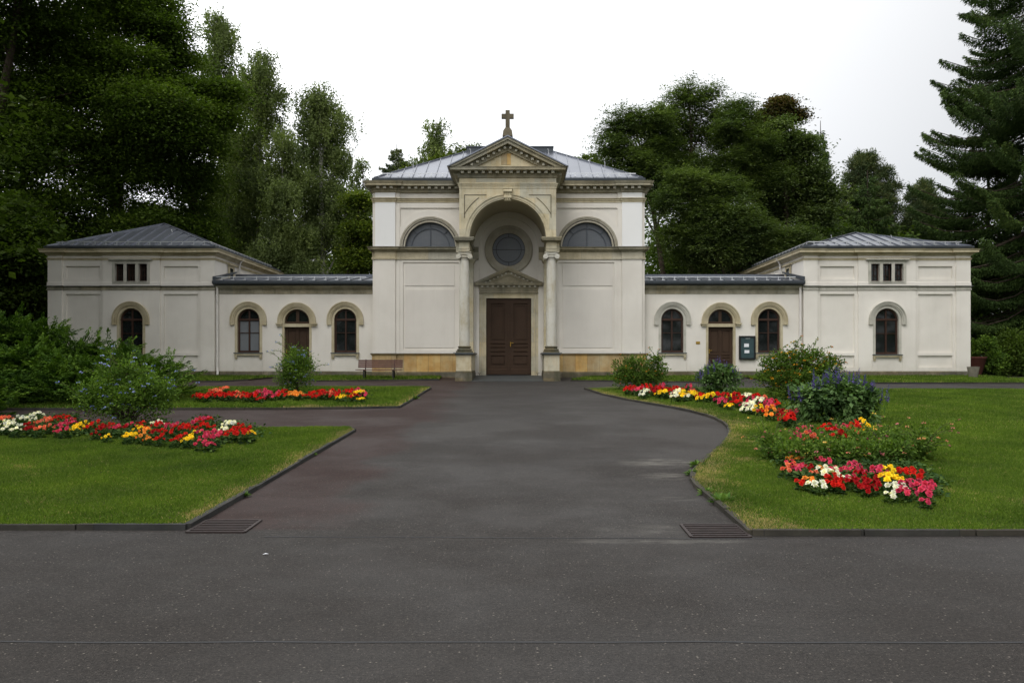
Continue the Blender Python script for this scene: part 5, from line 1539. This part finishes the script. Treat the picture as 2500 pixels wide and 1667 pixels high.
def shrub(name, label, base, lobes, n, leaf, clump, mat, flower=None, nf=0, fr=.03, sprigs=0, stem=.015, cat='shrub', group=None, spr_len=.45):
    bx_, by_ = base; org = (bx_, by_, gz(by_))
    root = tag(empty(name, org), label, cat, group)
    C, A, Nn, L, Wd, rnd = crown('bush', lobes, n, leaf, clump)
    la = np.array(lobes); tips = []
    stems = MB(*org)
    for l_ in lobes:
        for _ in range(3):
            d = rdir(1)[0]
            stems.tube(limb_pts((bx_ + nr.uniform(-.08, .08), by_ + nr.uniform(-.08, .08), org[2]), (l_[0]+d[0]*l_[3]*.6, l_[1]+d[1]*l_[3]*.6, l_[2]+abs(d[2])*l_[4]*.7), .05), [stem*(1-.7*t) for t in np.linspace(0, 1, 7)], 5)
    ex = [[], [], [], [], [], []]
    for k in range(sprigs):
        l_ = lobes[nr.randint(len(lobes))]; d = rdir(1)[0]; d[2] = abs(d[2])*.9 + .15; d /= np.linalg.norm(d)
        p0 = np.array(l_[:3]) + d*np.array([l_[3], l_[3], l_[4]])*.8; ln = spr_len*nr.uniform(.4, 1.2)
        e = p0 + d*ln + np.array([0, 0, -.1*ln])
        stems.tube(limb_pts(p0, e, .12), [stem*.5*(1-.6*t) for t in np.linspace(0, 1, 7)], 4)
        m = int(10 + ln*40); t = nr.rand(m)
        c = p0 + np.outer(t, e-p0) + nr.normal(size=(m, 3))*.02; c[:, 2] += .12*ln*np.sin(PI*t)
        ex[0].append(c); ex[1].append(d + rdir(m)*.9); ex[2].append(rdir(m) + np.array([0, 0, 1.])); ex[3].append(np.full(m, leaf[0]*.8)); ex[4].append(np.full(m, leaf[1]*.8)); ex[5].append(nr.uniform(.3, 1, m))
        tips.append(e)
    if sprigs:
        C, A, Nn = (np.concatenate([a] + b_) for a, b_ in ((C, ex[0]), (A, ex[1]), (Nn, ex[2])))
        L, Wd, rnd = (np.concatenate([a] + b_) for a, b_ in ((L, ex[3]), (Wd, ex[4]), (rnd, ex[5])))
    keep = C[:, 2] > org[2] + .02
    leaf_obj('foliage', C[keep], A[keep], Nn[keep], L[keep], Wd[keep], M[mat], rnd[keep], root, org)
    stems.build('stems', M['bark'], root)
    if flower:
        P, D = clumps(lobes, nf, 1, .12)
        if tips and nr.rand() < 2: P = np.concatenate([P, np.array(tips)])
        P = P[P[:, 2] > org[2] + .12]
        h = heads(P, fr, nr.rand(len(P)))
        o = leaf_obj('flowers', *h[:3], h[3], h[4], M[flower], h[5], root, org)
        o['kind'] = 'stuff'
    return root
def GL(Y, items, rz=1.0): return PL(Y, [(*i[:3], i[3] if len(i) > 3 else 0) for i in items], rz)
PLU = 'blue flowering plumbago shrubs'
y = 16.9
shrub('plumbago_shrub', 'sprawling blue flowering shrub behind the near left flower bed', (AT(310,0,y)[0], y), GL(y, [(290,940,38,.2),(245,958,36),(350,955,40),(300,990,48,-.1),(240,992,40),(375,990,40),(310,905,20,.2),(405,955,24),(205,970,24),(262,920,22,.3),(350,925,22,.2)], .8), 13000, (.062,.028), .07, 'shrub', 'blue', 75, .034, 42, group=PLU, spr_len=.5)
y = 25.3
shrub('plumbago_shrub', 'upright blue flowering shrub in front of the left side door', (AT(722,0,y)[0], y), GL(y, [(722,880,30,.1),(715,905,36),(740,915,32),(700,925,28),(725,940,36),(745,890,22),(705,945,26)], 1.0), 7500, (.062,.030), .07, 'shrub', 'blue', 50, .036, 26, group=PLU, spr_len=.55)
LA = 'lantana shrubs in the right lawn'
y = 27.3
shrub('lantana_shrub', 'low lantana with few orange flowers at the far end of the right bed', (AT(1560,0,y)[0], y), GL(y, [(1520,910,32),(1560,905,34,.2),(1600,910,32),(1530,930,32),(1590,930,32),(1560,930,34,-.2),(1605,885,18),(1540,888,18)], .9), 9500, (.065,.038), .06, 'lantana', 'redhead', 40, .026, 26, group=LA, spr_len=.45)
y = 23.2
shrub('lantana_shrub', 'tall lantana covered in orange yellow flowers beside the large salvia', (AT(1950,0,y)[0], y), GL(y, [(1900,905,45),(1950,900,48,.2),(2005,900,42),(1890,935,42),(1945,940,52,-.2),(2000,935,45),(2030,895,26),(1925,880,26),(1975,875,26),(1880,890,22),(1940,965,30)], .9), 14000, (.070,.042), .06, 'lantana', 'orangehead', 190, .034, 34, group=LA, spr_len=.5)
y = 12.4
shrub('lantana_shrub', 'loose low lantana with pink and orange flowers in the near right bed', (AT(2060,0,y)[0], y), GL(y, [(1950,1112,46,-.7),(2030,1115,50,-.7),(2110,1115,50,-.7),(2180,1112,42,-.6),(1900,1105,34,-.3),(2235,1100,32,-.3),(2080,1085,44,.3),(1990,1088,40,.3),(2160,1085,38,.3),(1880,1085,24),(2255,1075,24),(2140,1070,26,.9)], .55), 20000, (.055,.030), .06, 'lantana', 'pinkhead', 170, .024, 60, stem=.008, group=LA, spr_len=.5)
# salvias: broad leaves and violet spikes
def salvia(label, u, y, lobes, n, nsp, leafs, sl):
    bx_ = AT(u, 0, y)[0]; org = (bx_, y, gz(y))
    root = tag(empty('salvia_plant', org), label, 'shrub', 'salvias in the right lawn')
    C, A, Nn, L, Wd, rnd = crown('bush', lobes, n, leafs, .05)
    A[:, 2] -= .35
    keep = C[:, 2] > org[2] + .02
    leaf_obj('foliage', C[keep], A[keep], Nn[keep], L[keep], Wd[keep], M['salvia'], rnd[keep], root, org)
    la = np.array(lobes)
    x0, x1 = la[:, 0].min() - la[:, 3].max()*.85, la[:, 0].max() + la[:, 3].max()*.85
    zt = (la[:, 2] + la[:, 4]).max()
    st = MB(*org)
    Cs, As, Rs, Ls = [], [], [], []
    for k in range(nsp):
        x = nr.uniform(x0, x1); yy = y + nr.uniform(-.4, .45)
        e = abs((x - (x0+x1)/2) / ((x1-x0)/2))
        zb_ = zt - .08 - .38*e**2*(zt-org[2]) + nr.uniform(-.1, .05)
        h = sl*nr.uniform(.6, 1.25); lean = np.array([(x-(x0+x1)/2)*.22*nr.uniform(.2, 1.4), nr.uniform(-.05, .05), 1.0])
        p0 = np.array([x, yy, zb_]); st.tube([tuple(p0 - lean*.25), tuple(p0), tuple(p0 + lean*h)], [.006, .005, .002], 4)
        m = 46; t = nr.rand(m)
        c = p0 + np.outer(t*h, lean) + nr.normal(size=(m, 3))*.012*(1.25-t)[:, None]
        Cs.append(c); As.append(rdir(m) + np.array([0, 0, .3])); Rs.append(nr.rand(m)); Ls.append(.03*(1.2-t*.6))
    C = np.concatenate(Cs)
    o = leaf_obj('flower_spikes', C, np.concatenate(As), rdir(len(C)), np.concatenate(Ls), np.concatenate(Ls)*.7, M['violet'], np.concatenate(Rs), root, org); o['kind'] = 'stuff'
    st.build('stems', M['weed'], root)
y = 25.6
salvia('round leafy salvia with violet spikes in front of the right side door', 1755, y, GL(y, [(1730,925,28),(1780,925,28),(1755,918,32),(1735,940,26),(1775,942,26)], .85), 2600, 55, (.12,.06), .26)
y = 17.2
salvia('largest leafy salvia with violet spikes in the right bed', 2035, y, GL(y, [(1985,975,48),(2040,965,52),(2095,975,44),(2000,1000,42),(2060,1005,45),(2105,1000,34)], .8), 5200, 90, (.135,.072), .26)

# ---------------------------------------------------------------- begonia beds
cols = {'r': ('red', [(0, (.36, .006, .006)), (1, (.66, .020, .012))]), 'd': ('dark red', [(0, (.22, .003, .006)), (1, (.42, .008, .012))]),
        'p': ('pink', [(0, (.40, .018, .065)), (1, (.70, .075, .16))]), 'c': ('coral', [(0, (.62, .09, .05)), (1, (.82, .25, .14))]),
        'o': ('orange', [(0, (.75, .20, .02)), (1, (.86, .38, .07))]), 'y': ('yellow', [(0, (.72, .42, .01)), (1, (.90, .70, .03))]), 'w': ('white', [(0, (.70, .68, .58)), (1, (.88, .87, .82))])}
for k, (nm, st_) in cols.items(): M['beg_' + k] = flowermat(nm.replace(' ', '_') + '_petals', st_)
def blossoms(centres, dirs, rad):
    Cs, As, Ns, Ls, Ws, Rn = [], [], [], [], [], []
    for c, d, r_ in zip(centres, dirs, rad):
        d = d/np.linalg.norm(d); a = np.cross(d, [.3, .5, .8]); a /= np.linalg.norm(a); b_ = np.cross(d, a)
        tone = nr.rand()
        for ring, (np_, el, ll) in enumerate(((6, .15, 1.0), (5, .65, .78), (4, 1.15, .5))):
            for q in range(np_):
                th = 2*PI*(q + .5*ring + nr.uniform(-.15, .15))/np_
                rd = a*math.cos(th) + b_*math.sin(th)
                ax = rd*math.cos(el) + d*math.sin(el)
                Cs.append(c + d*.008*ring); As.append(ax); Ns.append(d*math.cos(el) - rd*math.sin(el) + nr.normal(size=3)*.15); Ls.append(r_*ll*nr.uniform(.85, 1.1)); Ws.append(r_*.95*ll + r_*.1); Rn.append(min(1, max(0, tone*.7 + nr.rand()*.3)))
    return [np.array(x) for x in (Cs, As, Ns, Ls, Ws, Rn)]
def begonia_meshes(nb, R_, br, hh, nleaf=70):
    n = nleaf; d = rdir(n); d[:, 2] = np.abs(d[:, 2])
    C = d*np.array([R_*.75, R_*.75, hh*.62])*nr.uniform(.4, 1, n)[:, None]; C[:, 2] += .01
    A = d*np.array([1, 1, .35]) + rdir(n)*.5; L = nr.uniform(.6, 1.1, n)*R_*.55
    fol = leaf_obj('foliage', C, A, np.array([0, 0, 1.]) + rdir(n)*.5, L, L*.75, M['begonia'], nr.rand(n), link=False)
    cs, ds = [], []
    for k in range(nb):
        a = 2*PI*(k*.381966) + nr.uniform(-.3, .3); rr = R_*.8*math.sqrt((k+.5)/nb)
        z = hh*math.sqrt(max(.1, 1-(rr/R_)**2*.75))*nr.uniform(.85, 1.08)
        cs.append(np.array([rr*math.cos(a), rr*math.sin(a), z])); ds.append(np.array([rr*math.cos(a)/R_*1.1, rr*math.sin(a)/R_*1.1-.45, .8]))
    b_ = blossoms(cs, ds, br*nr.uniform(.8, 1.2, nb))
    blo = leaf_obj('blossoms', *b_[:3], b_[3], b_[4], None, b_[5], link=False)
    blo.materials.append(M['beg_r'])
    return fol, blo
ORD = 'first second third fourth fifth sixth seventh eighth ninth tenth eleventh twelfth thirteenth fourteenth fifteenth sixteenth seventeenth eighteenth nineteenth twentieth'.split()
def bed(where, items, h, variants, group):
    us = sorted(i[0] for i in items); c1, c2 = us[len(us)//3], us[2*len(us)//3]
    part = lambda u: 'left third' if u < c1 else 'middle' if u < c2 else 'right third'
    for k, (u, v, c_) in enumerate(items):
        x, y_, _ = G(u, v, h)
        y_ = y_ + nr.uniform(-.05, .05)
        var = variants[nr.randint(len(variants))]
        same = sorted(i for i in items if i[2] == c_ and part(i[0]) == part(u))
        nth = same.index((u, v, c_))
        lab = (ORD[nth] + ' ' if len(same) > 1 else '') + cols[c_][0] + ' begonia' + (' from the left' if len(same) > 1 else '') + ' in the ' + part(u) + ' of the ' + where
        root = tag(empty('begonia_plant', (x, y_, gz(y_) + .035)), lab, 'flower', group)
        root.rotation_euler = (0, 0, nr.uniform(-.5, .5))
        s_ = nr.uniform(.8, 1.2); root.scale = (s_, s_, s_*nr.uniform(.85, 1.15))
        f = bpy.data.objects.new('foliage', var[0]); COL.objects.link(f); f.parent = root
        b_ = bpy.data.objects.new('blossoms', var[1]); COL.objects.link(b_); b_.parent = root
        b_.material_slots[0].link = 'OBJECT'; b_.material_slots[0].material = M['beg_' + c_]
def parse(t):
    out = []
    for tok in t.split():
        c_, u, v = tok[0], *tok[1:].split(',')
        out.append((float(u), float(v), c_))
    return out
NL = parse('w11,1041 w18,1036 w38,1045 w48,1034 w30,1039 w48,1023 w61,1020 w73,1015 w95,1011 w84,1016 c5,1019 c22,1023 d73,1034 d78,1040 d71,1044 c102,1030 c120,1038 c114,1027 c95,1046 r139,1015 r152,1012 r163,1015 r177,1016 r128,1022 p174,1031 p150,1034 p144,1045 p155,1048 p168,1024 y196,1034 y204,1030 y188,1037 y182,1043 d229,1051 r237,1035 d253,1045 r245,1041 r215,1038 y263,1056 p287,1044 r347,1027 r341,1038 p321,1032 d305,1038 r275,1035 y317,1053 y328,1055 y339,1042 y310,1060 o354,1049 o361,1063 o347,1060 w384,1030 w392,1028 r386,1039 r396,1045 r390,1064 d377,1052 p403,1034 p420,1038 p427,1041 r412,1052 r437,1044 r452,1038 r454,1047 r450,1059 r426,1067 r438,1062 p503,1018 p494,1023 r510,1021 r482,1027 p473,1034 r478,1038 r503,1033 r517,1036 r495,1036 y483,1047 y465,1064 y457,1070 p491,1052 p502,1063 p520,1053 p533,1060 p512,1077 p493,1075 p525,1067 w558,1030 w569,1032 w550,1043 r561,1046 r577,1042 r586,1039 r574,1056 r600,1058 r605,1044 r547,1053 y611,1054')
FL = parse('c525,952 c548,951 c535,955 r494,966 r503,969 r514,962 r526,961 r535,962 r542,966 r556,965 r566,967 r485,965 c588,964 c574,961 r592,960 r604,962 r620,968 p626,959 p643,958 p641,966 p652,965 p657,957 p665,965 p677,958 r684,964 r692,954 r698,961 o711,961 o718,958 o731,964 o724,963 r745,962 r758,962 r764,958 r781,965 r785,955 r791,963 c805,962 r808,957 r825,960 r817,964 y835,968 r847,952 r856,955 p872,953 p884,955 p890,962 y863,962 y877,962 y881,969 r862,968 r635,969 r605,968 r770,966')
RB = parse('r1535,949 r1544,945 p1555,952 p1565,945 r1575,948 r1585,942 d1593,949 r1607,948 p1616,942 r1624,944 d1599,953 w1576,955 w1569,959 y1611,957 y1621,958 r1636,949 r1648,948 r1660,949 r1642,955 p1683,941 p1691,946 r1697,952 w1650,956 w1656,956 w1649,964 y1665,956 y1665,964 y1685,955 y1691,960 y1697,958 y1709,966 w1678,962 r1706,958 r1712,961 y1734,961 y1738,967 y1725,966 r1749,966 r1764,958 r1773,960 p1758,973 p1767,978 d1786,973 r1801,964 r1810,966 y1784,961 r1795,978 r1807,975 p1820,981 y1783,983 w1823,963 p1835,969 r1847,966 c1862,967 w1835,979 w1832,986 w1838,983 w1820,990 w1835,993 w1855,976 p1862,976 p1878,970 p1880,977 r1893,973 p1872,992 r1867,998 p1884,983 r1899,980 y1852,995 o1882,999 o1881,1007 d1905,998 d1918,995 d1911,1004 r1927,998 r1924,1010 r1917,1021 r1933,1021 r1930,1013 p1945,1001')
NR = parse('p1953,1038 p1960,1047 p1949,1056 p1968,1052 c1976,1061 r2010,1026 r2032,1031 p2055,1038 p2064,1031 r2074,1027 r2087,1027 r2089,1035 c2093,1045 p2031,1049 p2038,1043 r2049,1057 y2108,1035 y2121,1037 '
 'o1925,1110 o1945,1111 p1928,1119 c1922,1137 c1934,1131 p1953,1125 p1949,1139 p1959,1108 p1976,1107 p1998,1112 p2010,1108 p2023,1122 d1979,1135 o2013,1133 c1985,1143 o1976,1159 w2009,1150 w2036,1150 w2068,1153 w1981,1168 w2005,1177 w2170,1176 w2196,1177 w2179,1195 w2184,1183 p2032,1133 p2044,1135 p2059,1135 p2070,1134 p2087,1127 p2078,1122 p2093,1131 p2089,1142 p2076,1155 p2104,1142 p2125,1144 p2136,1133 p2139,1140 p2159,1146 d2098,1150 d2100,1165 d2076,1167 d2123,1178 d2133,1175 d2116,1182 d2106,1174 d2151,1155 r2047,1152 r2025,1169 r2034,1167 r2042,1171 r2051,1174 r1956,1167 y2174,1154 y2185,1157 y2193,1160 y2161,1163 y2170,1141 r2208,1140 r2221,1139 r2200,1144 r2227,1148 r2244,1157 p2236,1167 p2244,1169 p2212,1174 p2204,1179 p2265,1174 p2268,1180 p2253,1180 p2259,1197 p2229,1189 p2207,1193 p2257,1205')
near = [begonia_meshes(4, .095, .042, .16, 90) for _ in range(4)]
mid = [begonia_meshes(5, .12, .040, .19, 100) for _ in range(4)]
far = [begonia_meshes(5, .15, .054, .22, 90) for _ in range(3)]
bed('near left bed', NL, .22, mid, 'begonias in the near left bed')
bed('far left bed', FL, .22, far, 'begonias in the far left bed')
bed('curved right bed', RB, .24, far, 'begonias in the curved right bed')
tall = [begonia_meshes(6, .12, .045, .36, 120) for _ in range(3)]
bed('row behind the lantana', [i for i in NR if i[1] < 1065], .40, tall, 'begonias in the near right bed')
bed('near right bed', [i for i in NR if i[1] >= 1065], .20, near, 'begonias in the near right bed')
# leafy ground cover of the beds: low green foliage between the plants
def cover(label, items, h, n, spread):
    P = np.array([G(u, v, h)[:2] for u, v, _ in items])
    i = nr.randint(0, len(P), n)
    C = np.zeros((n, 3)); C[:, :2] = P[i] + nr.normal(size=(n, 2))*spread
    C[:, 2] = [gz(a) + .04 for a in C[:, 1]]; C[:, 2] += nr.uniform(0, .11, n)
    A = rdir(n); A[:, 2] = np.abs(A[:, 2])*.5
    tag(leaf_obj('bed_foliage', C, A, rdir(n)*.6 + np.array([0, 0, 1.]), nr.uniform(.04, .085, n), nr.uniform(.03, .055, n), M['begonia'], nr.rand(n)), label, 'ground cover', kind='stuff')
cover('low green leaves between the begonias of the near left bed', NL, .12, 9000, .12)
cover('low green leaves between the begonias of the far left bed', FL, .12, 4000, .13)
cover('low green leaves between the begonias of the curved right bed', RB, .12, 6000, .14)
cover('low green leaves between the begonias of the near right bed', NR, .08, 9000, .09)

# ---------------------------------------------------------------- grass
def inside(P, poly):
    x, y = P[:, 0], P[:, 1]; c = np.zeros(len(P), bool)
    n = len(poly)
    for i in range(n):
        x1, y1 = poly[i]; x2, y2 = poly[(i+1) % n]
        if y1 == y2: continue
        k = ((y1 > y) != (y2 > y)) & (x < (x2-x1)*(y-y1)/(y2-y1) + x1)
        c ^= k
    return c
def dist_line(P, line):
    d = np.full(len(P), 1e9)
    for a, b_ in zip(line[:-1], line[1:]):
        a, b_ = np.array(a), np.array(b_); v = b_-a; t = np.clip(((P-a) @ v)/(v @ v), 0, 1)
        d = np.minimum(d, np.linalg.norm(P - (a + t[:, None]*v), axis=1))
    return d
def snoise(P, s, seed=0):
    x, y = P[:, 0]*s, P[:, 1]*s
    return (np.sin(x*1.3+seed) * np.cos(y*1.7+seed*2) + np.sin(x*2.9+y*2.1+seed*3)*.6 + np.cos(x*5.3-y*4.7+seed)*.35 + np.sin(x*9.1+y*8.3)*.2) / 2.15
def grass(name, label, poly, xr, bands, dry_line, dry_w, hh=1.0):
    Cs = []; Hs = []
    for y0, y1, dens, sz in bands:
        a = (xr[1]-xr[0])*(y1-y0); n = int(a*dens)
        P = np.stack([nr.uniform(xr[0], xr[1], n), nr.uniform(y0, y1, n)], 1)
        e_ = np.abs(P[:, 0]) - P[:, 1]*.66 - 1.0; vis = (e_ < 0) | ((e_ < 12) & (nr.rand(n) < .35))
        P = P[vis]; P = P[inside(P, poly)]
        Cs.append(P); Hs.append(np.full(len(P), sz))
    P = np.concatenate(Cs); H = np.concatenate(Hs); n = len(P)
    d = dist_line(P, dry_line) if dry_line else np.full(n, 9.)
    no = snoise(P, 1.0, 1.3); no2 = snoise(P, 3.1, 4.2)
    dry = np.clip((dry_w - d)/dry_w*1.5 + no*.6 + no2*.35 - .35, 0, 1)*.8 + np.clip(no*.55 + no2*.45 - .25, 0, 1)*1.0
    straw = nr.rand(n) < np.clip(dry, .06, .9)
    rnd = np.where(straw, nr.uniform(.74, 1, n), np.clip(nr.uniform(0, .6, n) + no*.12, 0, .68))
    h = H*nr.uniform(.55, 1.2, n)*np.where(straw, .75, 1)*(1 + .25*no2)*hh
    C = np.zeros((n, 3)); C[:, :2] = P; C[:, 2] = np.interp(P[:, 1], [Y0, YTOP], [gz(Y0), gz(YTOP)]) + .035
    A = rdir(n)*.75; A[:, 2] = 1.0
    tag(leaf_obj(name, C, A, rdir(n)*np.array([1, 1, .2]), h, h*.16 + H*.06, M['grass'], rnd), label, 'grass', kind='stuff')
grass('grass', 'mown green grass of the near left lawn', LNEAR, (-20, -2.6), [(7.9, 11, 8000, .038), (11, 16.4, 5200, .046)], [gp(457, 1292), gp(865, 1053)], .45)
grass('grass', 'mown green grass of the far left lawn round the far left bed', LFAR, (-25, -2.2), [(19.8, 28.5, 1100, .085)], [gp(700, 1000), gp(860, 998), gp(975, 995.5), gp(1051, 949)], .5)
grass('grass', 'mown green grass of the large right lawn', RLAWN, (.8, 28), [(7.6, 11, 8000, .038), (11, 16, 5000, .046), (16, 27.6, 1700, .065)], REDGE, .8)
for nm, p_, xr in (('left of the left side door', LSTRIP1, (-24, -10)), ('between the left side door and the portico', LSTRIP2, (-9, -2.5)), ('between the portico and the right side door', RSTRIP1, (1.5, 8.2)), ('right of the right side door', RSTRIP2, (9.4, 30))):
    grass('grass', 'narrow grass verge along the wall ' + nm, p_, xr, [(30.9, 36, 500, .11)], None, .5)
# tufts and weeds along the kerbs
wrng = random.Random(3)
def weed(x, y, label, r_=.12, n=60):
    org = (x, y, gz(y))
    d = rdir(n); d[:, 2] = np.abs(d[:, 2])*.5
    C = d*nr.uniform(0, .6, n)[:, None]*r_*.6; C += np.array(org) + np.array([0, 0, .015])
    o = leaf_obj('weed_tuft', C, d + rdir(n)*.3, np.array([0, 0, 1.]) + rdir(n)*.4, nr.uniform(.5, 1.2, n)*r_*.5, nr.uniform(.5, 1.2, n)*r_*.2, M['weed'], nr.rand(n), None, org)
    o.location = org
    tag(o, label, 'weed', 'weeds along the kerbs')
for u, v, lab, r_ in ((1765, 1231, 'largest weed clump on the right kerb above the drain grate', .26), (1725, 1208, 'weed clump on the right kerb left of the largest one', .18), (1752, 1222, 'small weed touching the largest weed clump', .16), (1700, 1140, 'weed creeping over the right kerb at the narrow point of the drive', .2), (1688, 1160, 'weed at the left tip of the right lawn bulge', .16), (597, 1213, 'little weed tuft at the foot of the left kerb', .12), (764, 1113, 'green weed tuft half way along the left kerb', .12), (1010, 975, 'weed clump at the corner of the far left lawn', .28), (990, 984, 'weed trailing on the far left lawn kerb', .2)):
    x, y_, _ = G(u, v); weed(x, y_, lab, r_)
x, y_, _ = G(648, 1353); mb = MB(x, y_, 0); mb.add([(x-.022, y_-.012, .004), (x+.012, y_-.016, .010), (x+.03, y_+.004, .005), (x-.004, y_+.016, .009)], [(0,1,2,3)])
tag(mb.build('fallen_petal', M['paper']), 'single pale fallen petal lying on the grey road', 'petal')
